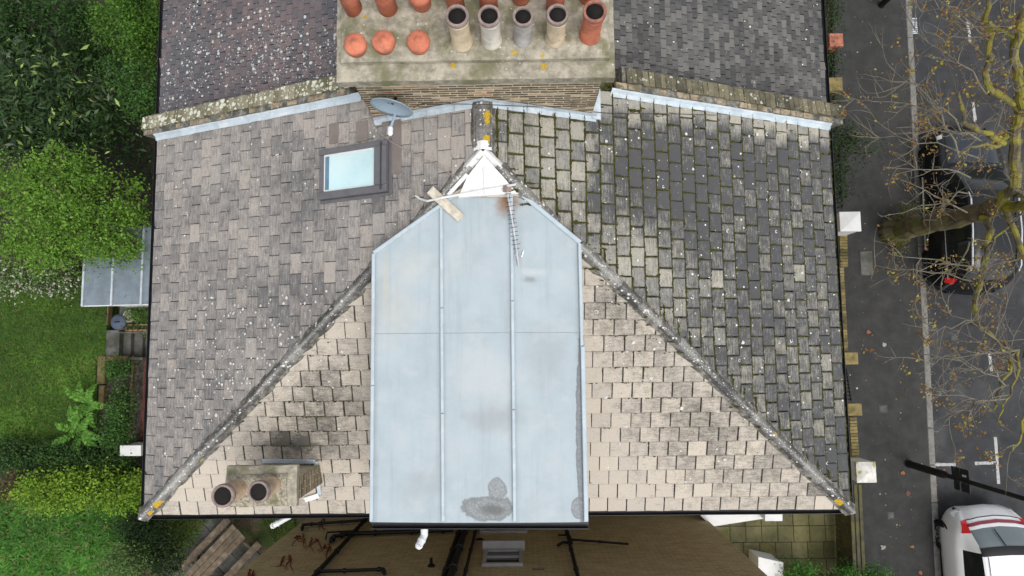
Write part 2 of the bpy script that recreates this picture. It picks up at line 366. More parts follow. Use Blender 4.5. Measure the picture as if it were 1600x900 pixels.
M('flag', (.115, .105, .05), var=.3, scale=5, attr=True, col2=(.06, .062, .02), c2=(.45, .65), c2scale=2.5, bump=.5)
M('concrete', (.105, .105, .095), var=.3, scale=5, col2=(.05, .055, .04), c2=(.45, .65), c2scale=2.2, bump=.5)
M('red_tile', (.19, .055, .05), var=.3, scale=6)
brick_mat('brick_south', (.46, .37, .21), (.33, .255, .14), (.50, .43, .28), .225, .075, 'xz')
brick_mat('brick_east', (.40, .315, .18), (.27, .205, .11), (.47, .40, .26), .225, .075, 'yz')
brick_mat('brick_wall_own', (.44, .36, .24), (.33, .26, .17), (.48, .42, .31), .225, .075, 'xz')
M('brick_yellow', (.20, .155, .062), var=.3, scale=7, attr=True, col2=(.1, .09, .03), c2=(.48, .65), c2scale=4)
M('brick_red', (.33, .13, .085), var=.3, scale=9, attr=True)
M('moss', (.055, .056, .010), var=.5, scale=30, col2=(.085, .08, .015), c2=(.5, .6), c2scale=6, bump=1)
M('lichen_yellow', (.50, .34, .03), var=.3, scale=30)
M('lichen_white', (.52, .52, .49), var=.15, scale=30)
M('cable', (.05, .045, .045), var=.1, bump=0)
M('cable_pale', (.30, .26, .23), var=.1, bump=0)
M('creeper', (.16, .018, .02), var=.4, scale=30)

# ------------------------------------------------------------------ survey of the house
XL, XR, YS, YN, HE, HR, YA = -6.107, 5.174, -2.606, 3.631, 5.683, 8.075, 2.555
XM = (XL + XR) / 2; HW = (XR - XL) / 2; RISE = HR - HE; LS = math.hypot(HW, RISE); LH = math.hypot(YA - YS, RISE); WID = XR - XL
class Slope:
    def __init__(s, O, S, U):
        s.O = Vector(O); s.S = Vector(S).normalized(); s.U = Vector(U).normalized(); s.N = s.S.cross(s.U)
        if s.N.z < 0: s.N = -s.N
    def p(s, a, u, n=0): return s.O + s.S * a + s.U * u + s.N * n
    def px(s, x, y, n=0):
        q = atp(x, y, s.O + s.N * n, s.N) - s.O; return q.dot(s.S), q.dot(s.U)
WEST = Slope((XL, YS, HE), (0, 1, 0), (HW, 0, RISE)); EAST = Slope((XR, YS, HE), (0, 1, 0), (-HW, 0, RISE)); SOUTH = Slope((XL, YS, HE), (1, 0, 0), (0, YA - YS, RISE))
def clip(poly, half):          # half: list of (a,b,c) keep a*s+b*u+c>=0
    for a, b, c in half:
        out = []
        for i in range(len(poly)):
            p, q = poly[i - 1], poly[i]; dp = a * p[0] + b * p[1] + c; dq = a * q[0] + b * q[1] + c
            if (dp >= 0) != (dq >= 0):
                t = dp / (dp - dq); out.append((p[0] + (q[0] - p[0]) * t, p[1] + (q[1] - p[1]) * t))
            if dq >= 0: out.append(q)
        poly = out
        if len(poly) < 3: return []
    return poly
def area2(poly): return abs(sum(poly[i - 1][0] * poly[i][1] - poly[i][0] * poly[i - 1][1] for i in range(len(poly)))) / 2
def course_tiles(sl, w, g, s0, s1, umax, halves, colf, skip=None, th=.02, lift=.022, gap=.006, jit=.004, rim=.014, edge_dark=.5, lap=.006, head=.012):
    """tiles in broken bond on a slope; returns (pixel area, verts, faces, cols, uvs, centre)"""
    res = []; nc = int(umax / g) + 1
    for j in range(nc):
        u0 = j * g; off = (w / 2 if j % 2 else 0) + random.uniform(-.01, .01)
        n = int((s1 - s0) / w) + 2
        for i in range(-1, n):
            a0 = s0 + i * w + off; gp = gap * random.uniform(.5, 1.6)
            dj = random.uniform(-jit, jit); odd = random.random() < .03
            if odd: dj -= random.uniform(.008, .03)
            poly = [(a0 + gp / 2, u0 + dj), (a0 + w - gp / 2, u0 + dj + random.uniform(-.003, .003)), (a0 + w - gp / 2, u0 + g + lap), (a0 + gp / 2, u0 + g + lap)]
            poly = clip(poly, halves + [(1, 0, -s0), (-1, 0, s1), (0, -1, umax)])
            if not poly or area2(poly) < .0015: continue
            cs = sum(q[0] for q in poly) / len(poly); cu = sum(q[1] for q in poly) / len(poly)
            if skip and skip(cs, cu, sl): continue
            rot = random.uniform(-.006, .006) * (3 if odd else 1); dz = random.uniform(0, .004)
            top, bot, cc, uv = [], [], [], []
            r1 = random.random(); fresh = random.choice((-.35, -.2, .3)) if random.random() < .05 else 0
            if random.random() < .06 and len(poly) == 4:      # chipped corner
                q0, q1, q2 = poly[-1], poly[0], poly[1]; t_ = random.uniform(.08, .2); poly = [(q1[0] + (q2[0] - q1[0]) * t_, q1[1] + (q2[1] - q1[1]) * t_), *poly[1:], (q1[0] + (q0[0] - q1[0]) * t_, q1[1] + (q0[1] - q1[1]) * t_)]
            for (s_, u_) in poly:
                t = (u_ - u0) / g; n_ = .006 + dz + lift * (1 - t) + rot * (s_ - cs) / w * 2
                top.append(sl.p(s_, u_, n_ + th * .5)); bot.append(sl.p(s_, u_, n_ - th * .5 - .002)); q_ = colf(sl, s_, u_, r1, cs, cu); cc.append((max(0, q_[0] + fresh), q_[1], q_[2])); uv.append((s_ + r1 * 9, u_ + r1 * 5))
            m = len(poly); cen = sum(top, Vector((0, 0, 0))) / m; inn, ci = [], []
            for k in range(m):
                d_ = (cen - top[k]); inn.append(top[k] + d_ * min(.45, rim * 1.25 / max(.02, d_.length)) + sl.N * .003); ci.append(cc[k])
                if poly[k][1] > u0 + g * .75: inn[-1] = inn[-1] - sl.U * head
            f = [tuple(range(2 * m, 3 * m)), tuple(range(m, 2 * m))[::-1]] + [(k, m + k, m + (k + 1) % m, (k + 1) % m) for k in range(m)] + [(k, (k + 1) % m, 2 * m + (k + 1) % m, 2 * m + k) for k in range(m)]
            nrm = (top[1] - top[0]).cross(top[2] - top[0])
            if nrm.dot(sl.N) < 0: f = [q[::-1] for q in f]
            cc = [(c_[0] + edge_dark, c_[1], c_[2]) for c_ in cc]  # outer ring of each tile darker than its face
            ar = area2([proj(q) for q in top]); c0 = proj(sl.p(cs, cu))
            if not (-5 < c0[0] < 1605 and -5 < c0[1] < 905): ar *= .01
            res.append((ar, top + bot + inn, f, cc + cc + ci, uv + uv + uv, (cs, cu)))
    return res
def emit_tiles(groups, limit=300):
    """groups: list of (tiles, material, parent). The largest in view become tiles of their own, the rest one part each"""
    al = sorted(((t[0], gi, ti) for gi, (ts, m, p) in enumerate(groups) for ti, t in enumerate(ts)), reverse=True)
    single = {(gi, ti) for _, gi, ti in al[:limit]}
    for gi, (ts, m, par) in enumerate(groups):
        mb = MB()
        for ti, t in enumerate(ts):
            if (gi, ti) in single: mk('tile', t[1], t[2], m, par, t[3], t[4])
            else:
                b = len(mb.v); mb.v += [tuple(x) for x in t[1]]; mb.f += [tuple(i + b for i in q) for q in t[2]]; mb.c += t[3]; mb.uv += t[4]
        if mb.v: mk('tile_field', mb.v, mb.f, m, par, mb.c, mb.uv, kind='stuff')
def gauss(px, py, cx, cy, rx, ry): return math.exp(-(((px - cx) / rx) ** 2 + ((py - cy) / ry) ** 2))

house = empty('semi_detached_house', (XM, YS, 0), label='house with hipped tiled roof and pale zinc dormer in the middle of the picture', cat='house')
house2 = empty('adjoining_house', (XM, YN + 1, 0), label='adjoining house with purple and dark plain tiles behind the big chimney', cat='house')

# ================================================================== the setting
def sheet(name, pts, z, mat, kind='structure', th=.0, label=None):
    mb = MB()
    if th: mb.prism([(p[0], p[1]) for p in pts], z - th, z)
    else:
        n = len(pts); ar = sum(pts[i - 1][0] * pts[i][1] - pts[i][0] * pts[i - 1][1] for i in range(n)); q = pts if ar > 0 else pts[::-1]
        mb.add([(p[0], p[1], z) for p in q], [tuple(range(n))])
    o = mb.build(name, MATS[mat]); return tag(o, kind=kind)
sheet('ground', [(-300, -300), (300, -300), (300, 300), (-300, 300)], -.03, 'soil')
kx0, kx1 = at(1411, 0, .0), at(1457, 900, .0)
kd = (kx1 - kx0).normalized(); kn = Vector((-kd.y, kd.x, 0)); kn = kn if kn.x > 0 else -kn
def kpt(s, o): q = kx0 + kd * s + kn * o; return (q.x, q.y)
sheet('road', [kpt(-40, .13), kpt(60, .13), kpt(60, 9), kpt(-40, 9)], 0, 'asphalt')
PZ = .10
# pavement: from the garden walls to the kerb
pe = [at(1318, -120, PZ), at(1316, 60, PZ), at(1316, 200, PZ), at(1316, 420, PZ), at(1322, 560, PZ), at(1336, 700, PZ), at(1346, 800, PZ), at(1352, 900, PZ), at(1360, 1050, PZ)]
sheet('pavement', [kpt(-14, 0)] + [(p.x - .25, p.y) for p in pe] + [kpt(26, 0)], PZ, 'asphalt_walk', th=.12)
kerb = empty('kerb', (kx0.x, kx0.y, 0)); tag(kerb, kind='structure')
s = -6.0; i = 0
while s < 22:
    L = random.uniform(.86, .94); a = Vector((*kpt(s + .006, .004), -.05)); 
    MB().obox(a, kd * (L - .012), kn * .15, Vector((0, 0, PZ + .05 + random.uniform(.002, .008))), bev=.012).build('kerb_stone', MATS['kerb'], kerb); s += L
# road markings
def paint(x0, y0, x1, y1, w=.075):
    a, b = at(x0, y0), at(x1, y1); d = (b - a).normalized(); n = Vector((-d.y, d.x, 0)) * w / 2; pts = []
    k = 10
    L = [a + (b - a) * (i / k) + n * random.uniform(.85, 1.12) for i in range(k + 1)]; R = [a + (b - a) * (i / k) - n * random.uniform(.85, 1.12) for i in range(k + 1)]
    sheet('road_marking', [(p.x, p.y) for p in L + R[::-1]], .005, 'road_paint')
for q in ((1459, 726, 1493, 726), (1523, 724, 1557, 723), (1555, 683, 1560, 756), (1512, 33, 1516, 68), (1520, 160, 1524, 190), (1546, 553, 1549, 580), (1553, 687, 1556, 700)): 
    if q[0] != 1553: paint(*q)
# covers set in the ground
def cover(x0, y0, x1, y1, z, name, mat, label, cat, bars=0):
    a, b = at(x0, y1, z), at(x1, y0, z); r = empty(name, ((a.x + b.x) / 2, (a.y + b.y) / 2, z), label=label, cat=cat)
    MB().box(a.x, b.x, a.y, b.y, z - .02, z + .006).build('frame', MATS[mat], r)
    if bars:
        for k in range(bars):
            y = a.y + (b.y - a.y) * (k + .5) / bars; MB().obox((a.x + .02, y - .014, z + .006), (b.x - a.x - .04, 0, 0), (0, .03, 0), (0, 0, .012)).build('bar', MATS['lead'], r)
    else: MB().obox((a.x + .03, a.y + .03, z + .006), (b.x - a.x - .06, 0, 0), (0, b.y - a.y - .06, 0), (0, 0, .004), bev=.002).build('lid', MATS['iron' if mat == 'kerb' else 'concrete'], r)
cover(1344, 391, 1364, 432, PZ, 'manhole_cover', 'asphalt', 'long rectangular manhole cover in pavement near the white pier cap', 'manhole')
cover(1374, 633, 1386, 645, PZ, 'service_cover', 'iron', 'small square cover in pavement beside the kerb', 'cover')
cover(1387, 800, 1397, 811, PZ, 'service_cover', 'iron', 'small square cover in pavement below the lamp post', 'cover')
cover(1486, 524, 1496, 532, 0, 'service_cover', 'iron', 'small square cover in the road below the black car', 'cover')
cover(1414, 28, 1433, 54, 0, 'drain_grate', 'iron_black', 'iron drain grate with bars in the road at the kerb', 'drain', 9)

# garden ground west of the house: raised lawns, path below
LZ = .45
lawn_n = [at(-260, 425, LZ), at(166, 425, LZ), at(166, 560, LZ), at(150, 566, LZ), at(152, 640, LZ), at(150, 700, LZ), at(-260, 700, LZ)]
lawn_s = [at(-260, 770, LZ), at(230, 770, LZ), at(232, 815, LZ), at(205, 905, LZ), at(190, 1060, LZ), at(-260, 1060, LZ)]
sheet('lawn', [(p.x, p.y) for p in lawn_n], LZ, 'turf', th=.5)
sheet('lawn', [(p.x, p.y) for p in lawn_s], LZ - .02, 'turf', th=.5)
sheet('flower_bed', [(p.x, p.y) for p in (at(-260, 690, .4), at(212, 690, .4), at(240, 775, .4), at(-260, 775, .4))], LZ - .07, 'soil', th=.45)
sheet('flower_bed', [(p.x, p.y) for p in (at(150, 560, .4), at(203, 560, .4), at(203, 700, .4), at(150, 700, .4))], LZ - .06, 'soil', th=.45)
sheet('side_yard', [(p.x, p.y) for p in (at(205, 770), at(520, 770), at(520, 960), at(180, 960))], 0, 'gravel')
sheet('garden_path', [(p.x, p.y) for p in (at(204, 480), at(300, 480), at(300, 720), at(204, 720))], 0, 'concrete')
def grass(name, poly, z, n, h, c0, c1, label, dens=None, flow=None):
    xs = [p[0] for p in poly]; ys = [p[1] for p in poly]
    P = np.stack([rng.uniform(min(xs), max(xs), n), rng.uniform(min(ys), max(ys), n), np.full(n, z)], 1)
    ok = np.array([inpoly(p[0], p[1], poly) and -80 < proj(p)[0] < 1680 and proj(p)[1] < 990 for p in P]); P = P[ok]; m = len(P)
    f = np.array([mnoise.noise((p[0] * .9, p[1] * .9, 3)) + .6 * mnoise.noise((p[0] * 3.1, p[1] * 3.1, 9)) for p in P])
    hh = h * (.5 + rng.random(m)) * (1 + .5 * f)
    D = np.stack([rng.normal(size=m), rng.normal(size=m), .9 * np.ones(m)], 1)
    if flow is not None: D[:, :2] += np.array(flow) * (1 + .8 * f[:, None])
    N = np.stack([rng.normal(size=m) * .5, rng.normal(size=m) * .5, np.ones(m)], 1)
    c = cols_between(m, c0, c1) * (1 + .45 * f)[:, None]
    c[rng.random(m) < .05] = (.20, .17, .07)
    P[:, 2] += hh * .35
    o = leaf_mesh(name, P, N, hh, .16, np.clip(c, .004, 1), MATS['leaf'], D=D); return tag(o, label, 'grass', kind='stuff')
grass('grass', [(p.x, p.y) for p in lawn_n], LZ, 70000, .085, (.045, .11, .012), (.105, .20, .024), 'mown lawn grass beside the garden steps')
grass('grass', [(p.x, p.y) for p in lawn_s], LZ - .02, 60000, .16, (.035, .12, .014), (.085, .22, .03), 'longer bright green grass below the yellow hedge', flow=(.8, .5))
yard = [(p.x, p.y) for p in (at(240, 790), at(300, 790), at(330, 810), at(285, 880), at(300, 910), at(235, 910))]
grass('weeds', yard, 0, 3500, .09, (.05, .11, .01), (.12, .2, .03), 'weeds growing in the gravel by the picnic table')
grass('weeds', [(p.x, p.y) for p in (at(395, 790), at(462, 790), at(462, 830), at(430, 850))], 0, 2500, .09, (.06, .12, .015), (.14, .2, .04), 'weeds between the paving and the brick wall')

# ================================================================== roof of the house
def stain_w(sl, s, u, r, cs, cu):
    P = sl.p(s, u); px, py = proj(P)
    t = u / LS
    k = .55 - .30 * t + .22 * nz(P.x * .8, P.y * .8, 1) + (r - .5) * .24
    k -= .12 * gauss(px, py, 600, 190, 260, 60)
    k += .32 * gauss(px, py, 470, 300, 40, 60) + .25 * gauss(px, py, 640, 300, 60, 30) + .18 * gauss(px, py, 480, 520, 90, 80)
    l = .018 + .07 * gauss(px, py, 420, 560, 120, 60) + .10 * gauss(px, py, 380, 620, 90, 90) + .12 * gauss(px, py, 475, 292, 18, 25)
    return (max(0, k), r, min(.5, l))
def stain_s(sl, s, u, r, cs, cu):
    P = sl.p(s, u); px, py = proj(P)
    k = .14 + .2 * nz(P.x * .9, P.y * .9, 2) + (r - .5) * .22
    k += .5 * gauss(px, py, 478, 650, 75, 50) + .25 * gauss(px, py, 520, 600, 70, 50) + .95 * gauss(px, py, 462, 702, 44, 13) + .2 * gauss(px, py, 380, 780, 60, 20)
    k += .42 * gauss(px, py, 1100, 650, 110, 60) + .3 * gauss(px, py, 1000, 560, 60, 70) + .33 * gauss(px, py, 1190, 740, 100, 50)
    k += .25 * gauss(px, py, 960, 470, 30, 40) - .2 * gauss(px, py, 935, 720, 60, 110)
    return (max(0, k), r, .012)
def stain_e(sl, s, u, r, cs, cu):
    P = sl.p(s, u); px, py = proj(P)
    k = .84 + .25 * nz(P.x * .8, P.y * .8, 4) + (r - .5) * .28
    k -= .55 * gauss(px, py, 850, 215, 90, 90) + .55 * gauss(px, py, 960, 410, 90, 70) + .35 * gauss(px, py, 880, 300, 60, 80) + .35 * gauss(px, py, 1050, 480, 60, 60)
    k += .4 * gauss(px, py, 1020, 280, 130, 60)
    if abs(P.y - YN) < .33: k -= .75
    return (max(0, k), r, .03)
wpoly_dormer = [at(x, y, 7.80) for x, y in ((583, 397), (694, 318), (712, 304), (808, 298), (907, 381), (919, 817), (578, 817))]
dpoly = [(p.x, p.y) for p in wpoly_dormer]; dcx = sum(p[0] for p in dpoly) / 7; dcy = sum(p[1] for p in dpoly) / 7
def shrink(poly, d):
    out = []
    for x, y in poly:
        v = Vector((dcx - x, dcy - y)); v.normalize(); out.append((x + v.x * d, y + v.y * d))
    return out
dwall = shrink(dpoly, .16)
def skip_d(s, u, sl):
    P = sl.p(s, u); return inpoly(P.x, P.y, shrink(dpoly, .45))
sk = [WEST.px(x, y, .1) for x, y in ((499, 236), (604, 217), (605, 299), (498, 312))]
ska = min(q[0] for q in sk) ; skb = max(q[0] for q in sk); sku0 = min(q[1] for q in sk); sku1 = max(q[1] for q in sk)
ska, skb = (sk[2][0] + sk[3][0]) / 2, (sk[0][0] + sk[1][0]) / 2; sku0, sku1 = (sk[0][1] + sk[3][1]) / 2, (sk[1][1] + sk[2][1]) / 2
def skip_w(s, u, sl): return skip_d(s, u, sl) or (ska + .1 < s < skb - .1 and sku0 + .1 < u < sku1 - .1)
SLEN = YN - YS; kh = LS / (YA - YS)
tw = course_tiles(WEST, .31, .210, 0, SLEN, LS - .03, [(kh, -1, .02)], stain_w, skip_w, gap=.007, rim=.009, edge_dark=.3, head=.012)
te = course_tiles(EAST, .287, .232, 0, SLEN, LS - .03, [(kh, -1, .02)], stain_e, skip_d, gap=.016, lift=.026, rim=.014, edge_dark=.5, head=.03)
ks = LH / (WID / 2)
ts = course_tiles(SOUTH, .298, .255, 0, WID, LH - .05, [(ks, -1, .02), (-ks, -1, ks * WID + .02)], stain_s, skip_d, gap=.011, rim=.011, edge_dark=.5, head=.02)
roof = empty('roof', parent=house)
roof.location = (0, 0, 0)
dk = MB(); E0 = Vector((0, 0, -.03))
c = {k: Vector(v) + E0 for k, v in dict(sw=(XL, YS, HE), se=(XR, YS, HE), nw=(XL, YN + .3, HE), ne=(XR, YN + .3, HE), a=(XM, YA, HR), r=(XM, YN + .3, HR)).items()}
dk.add([c['sw'], c['se'], c['ne'], c['nw'], c['a'], c['r']], [(0, 1, 4), (1, 2, 5, 4), (3, 0, 4, 5), (0, 3, 2, 1)]); dk.build('roof_deck', MATS['deck'], roof)
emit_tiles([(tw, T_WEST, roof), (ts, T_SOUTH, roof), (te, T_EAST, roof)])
# walls below the eaves
wl = MB(); wl.box(XL + .32, XR - .32, YS + .3, YN + .2, 0, HE + .1); wl.build('wall', MATS['brick_wall_own'], house)

# moss in the joints of the east slope, a little elsewhere
def moss(sl, tiles, w, g, n, dens, parent, name='moss', mat='moss', size=(.012, .05)):
    mb = MB(); k = 0
    while k < n:
        t = random.choice(tiles); cs, cu = t[5]
        px, py = proj(sl.p(cs, cu))
        if not (200 < px < 1360 and 100 < py < 830) or inpoly(px, py, [(742, 228), (770, 228), (818, 310), (912, 385), (922, 822), (572, 822), (578, 392), (695, 305)]) or random.random() > dens(px, py): k += .3; continue
        along = random.random() < .35
        s_ = cs + (random.choice((-.5, .5)) * w if along else random.uniform(-.5, .5) * w); u_ = cu + (random.uniform(-.45, .45) * g if along else -.5 * g - .012)
        for q in range(random.randint(2, 5)):
            d = random.uniform(-.07, .07); a = s_ + (0 if along else d) + random.gauss(0, .006); b = u_ + (d if along else 0) + random.gauss(0, .006)
            r = random.uniform(*size); c0 = sl.p(a, b, .022 if along else .032); m = 6; ph = random.random() * 6
            ex = (.5, 1.3) if along else (1.3, .5)
            ring = [c0 + sl.S * math.cos(ph + 6.283 * j / m) * r * random.uniform(.6, 1.1) * ex[0] + sl.U * math.sin(ph + 6.283 * j / m) * r * random.uniform(.6, 1.1) * ex[1] for j in range(m)]
            mb.add(ring + [c0 + sl.N * (.012 + r * .45)], [(j, (j + 1) % m, m) for j in range(m)])
        k += 1
    mb.build(name, MATS[mat], parent, kind='stuff', smooth=False)
moss(EAST, te, .287, .232, 8500, lambda x, y: .22 + .8 * gauss(x, y, 900, 270, 170, 150), roof, size=(.009, .036))
moss(SOUTH, ts, .298, .255, 750, lambda x, y: gauss(x, y, 480, 640, 90, 80) + .8 * gauss(x, y, 985, 540, 60, 90), roof, size=(.007, .02))
# lichen rosettes standing proud on tiles and hips
def lichen(sl, spots, mat, parent):
    mb = MB()
    for (x, y, r, ring) in spots:
        s_, u_ = sl.px(x, y, .045); m = 12; c0 = sl.p(s_, u_, .042); ph = random.random() * 6
        o = [c0 + (sl.S * math.cos(6.283 * j / m + ph) + sl.U * math.sin(6.283 * j / m + ph)) * r * random.uniform(.75, 1.15) for j in range(m)]
        i_ = [c0 + (q - c0) * (random.uniform(.5, .65) if ring else .5) + sl.N * .006 for q in o]
        f = [(j, (j + 1) % m, m + (j + 1) % m, m + j) for j in range(m)]
        if ring: arc = random.randint(7, 12); f = f[:arc]
        else: f.append(tuple(range(m, 2 * m)))
        mb.add(o + i_, f)
    mb.build('lichen', MATS[mat], parent, kind='stuff')
def rnd_spots(n, poly, r0, r1, ring):
    out = []
    xs = [p[0] for p in poly]; ys = [p[1] for p in poly]
    while len(out) < n:
        x, y = random.uniform(min(xs), max(xs)), random.uniform(min(ys), max(ys))
        if inpoly(x, y, poly): out.append((x, y, random.uniform(r0, r1) * random.random() ** .6 + .008, random.random() < ring))
    return out
pe_ = [(800, 190), (1280, 210), (1310, 770), (930, 390), (840, 270)]; pw_ = [(255, 225), (700, 170), (700, 290), (580, 400), (240, 780)]
lichen(EAST, rnd_spots(95, pe_, .006, .028, .7), 'lichen_white', roof)
lichen(WEST, rnd_spots(80, pw_, .005, .016, .3) + rnd_spots(85, [(300, 480), (560, 430), (480, 530), (330, 660), (300, 640)], .006, .024, .25), 'lichen_white', roof)
lichen(SOUTH, rnd_spots(28, [(930, 450), (1260, 760), (930, 780)], .012, .028, .5) + rnd_spots(8, [(570, 460), (570, 600), (420, 640)], .012, .026, .3), 'lichen_white', roof)

# ridge and hip tiles, each one a piece
def ridge_run(a, b, name, parent, mat, step=.42, r=.135, h=.085, bed=True, t0=0, t1=1, crest=1.0):
    a, b = Vector(a), Vector(b); d = (b - a); L = d.length; d.normalize(); sd_ = d.cross(Vector((0, 0, 1))).normalized(); up = sd_.cross(d)
    run = empty(name, parent=parent); s = t0 * L; first = True
    while s < t1 * L - .05:
        e = min(s + step, t1 * L); vs_, cs_, uv = [], [], []; n = 9; r1 = random.random(); dz = random.uniform(-.006, .008)
        for q, lift in ((s - .01, .012), (e, 0)):
            for layer in (0, 1):
                for k in range(n):
                    an = math.pi * (k / (n - 1)); rr = r - layer * .018
                    p = a + d * q + sd_ * (math.cos(an) * rr) + up * ((1 - abs(math.cos(an)) ** 1.15) * (h + lift) - layer * .02 + dz + .012)
                    vs_.append(p); cr_ = max(0, 1 - abs(k - 4) / 1.6); cs_.append((.62 + .35 * nz(p.x * 3, p.y * 3, 7) + (r1 - .5) * .3 - cr_ * .5 * crest * (.6 + .8 * nz(p.x * 2, p.y * 2, 3)), r1 * (1 - cr_), .14 + .5 * cr_ * crest)); uv.append((q + r1, k * .03))
        f = []
        for k in range(n - 1):
            f += [(k, k + 1, 2 * n + k + 1, 2 * n + k), (n + k + 1, n + k, 3 * n + k, 3 * n + k + 1), (k + 1, k, n + k, n + k + 1), (2 * n + k, 2 * n + k + 1, 3 * n + k + 1, 3 * n + k)]
        f += [(0, 2 * n, 3 * n, n), (n - 1, 2 * n - 1, 4 * n - 1, 3 * n - 1)]
        mk(name + '_tile', vs_, f, mat, run, cs_, uv, smooth=False); s = e
    if bed:   # rough mortar bedding either side
        for sg in (-1, 1):
            mb = MB(); q = t0 * L; rows = []
            while q < t1 * L:
                w_ = .032 + .028 * nz(q * 4, sg * 5.0, L) + random.uniform(0, .008); p = a + d * q
                rows.append((p + sd_ * sg * (r - .03) + up * .035, p + sd_ * sg * (r + w_) + up * (.018 - .42 * (r + w_) * .7), )); q += .05
            vv = [x for rw in rows for x in rw] ; m = len(rows)
            mb.add(vv, [(2 * k, 2 * k + 1, 2 * k + 3, 2 * k + 2) if sg > 0 else (2 * k, 2 * k + 2, 2 * k + 3, 2 * k + 1) for k in range(m - 1)]); mb.build('mortar_bed', MATS['mortar'], run)
    return run
SW = Vector((XL - .05, YS - .05, HE)); SE = Vector((XR + .05, YS - .05, HE)); AP = Vector((XM, YA, HR))
ridge_run((XM, 3.27, HR + .0), (XM, YA + .06, HR), 'ridge', roof, T_HIP, step=.36, r=.125, h=.05, crest=.2)
for C in (SW, SE):
    ridge_run(C, AP, 'hip', roof, T_HIP, t0=0, t1=.735 if C.x < 0 else .775, r=.085, h=.06)
    ridge_run(C, AP, 'hip', roof, T_HIP, t0=.83, t1=.97, r=.085, h=.06)
# gutters
def gutter(a, b, parent, r=.062):
    a, b = Vector(a), Vector(b); d = (b - a).normalized(); n = d.cross(Vector((0, 0, 1))).normalized(); vs_ = []; k = 8
    for q in (a, b):
        for rr in (r, r - .008):
            for i in range(k + 1):
                an = math.pi * i / k; vs_.append(q + n * math.cos(an) * rr - Vector((0, 0, math.sin(an) * rr)))
    m = k + 1; f = []
    for i in range(k): f += [(i, i + 1, 2 * m + i + 1, 2 * m + i), (m + i + 1, m + i, 3 * m + i, 3 * m + i + 1)]
    f += [(0, 2 * m, 3 * m, m), (m - 1, 2 * m - 1, 4 * m - 1, 3 * m - 1)]
    o = mk('gutter', vs_, f, MATS['gutter_black'], parent)
    mb = MB(); L = (b - a).length; q = .5
    mb.obox(a + n * .02 - Vector((0, 0, .10)), d * L, n * .02, Vector((0, 0, .12))); mb.build('fascia', MATS['gutter_black'], parent)
    return o
GZ = HE - .035
gutter((XL - .045, YS - .1, GZ), (XL - .045, YN - .02, GZ), house); gutter((XR + .045, YN - .02, GZ), (XR + .045, YS - .1, GZ), house); gutter((XR + .1, YS - .045, GZ), (XL - .1, YS - .045, GZ), house)
gutter((XL - .045, YN + .42, GZ), (XL - .045, YN + 6, GZ), house2); gutter((XR + .045, YN + 6, GZ), (XR + .045, YN + .42, GZ), house2)

# ------------------------------------------------------------------ the adjoining roof and the party wall
def stain_n1(sl, s, u, r, cs, cu):
    P = sl.p(s, u); px, py = proj(P)
    return (max(0, .45 + .4 * nz(P.x * .9, P.y * .9, 5) + (r - .5) * .5), min(1, max(0, r * .6 + .3 + .6 * nz(P.x * .6, P.y * .6, 8))), min(.75, max(.03, .15 + .5 * nz(P.x * .8, P.y * .8, 11) + .4 * gauss(px, py, 440, 80, 120, 50))))
def stain_n2(sl, s, u, r, cs, cu):
    P = sl.p(s, u); return (max(0, .42 + .35 * nz(P.x * .9, P.y * .9, 15) + (r - .5) * .6), r, .012)
NW0, NW1 = SLEN + .36, SLEN + 3.0
tn1 = course_tiles(WEST, .17, .115, NW0, NW1, LS - .03, [], stain_n1, th=.012, lift=.014, gap=.008, rim=.008, edge_dark=.3)
tn2 = course_tiles(EAST, .15, .10, NW0, NW1, LS - .03, [], stain_n2, th=.012, lift=.014, gap=.008, rim=.008, edge_dark=.3)
roof2 = empty('roof', parent=house2)
d2 = MB(); yb = YN + 9
d2.add([(XL, YN + .3, HE - .03), (XL, yb, HE - .03), (XM, yb, HR - .03), (XM, YN + .3, HR - .03), (XR, yb, HE - .03), (XR, YN + .3, HE - .03)], [(0, 3, 2, 1), (3, 5, 4, 2), (1, 2, 4), (0, 1, 4, 5), (0, 5, 3)]); d2.build('roof_deck', MATS['deck'], roof2)
far = MB()
for sl in (WEST, EAST):
    for j in range(int(LS / .115)):
        q = [sl.p(NW1 + .005, j * .115, .03), sl.p(YN + 9 - YS, j * .115, .03), sl.p(YN + 9 - YS, j * .115 + .125, .014), sl.p(NW1 + .005, j * .115 + .125, .014)]
        far.add(q, [(0, 1, 2, 3)], (.5, .5, .1))
far.build('tile_field', T_NE, roof2, attr=True, uv=True, kind='stuff')
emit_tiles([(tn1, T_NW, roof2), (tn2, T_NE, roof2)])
MB().box(XL + .32, XR - .32, YN + .3, YN + 8.8, 0, HE + .1).build('wall', MATS['brick_wall_own'], house2)
pw = empty('parapet', parent=house)
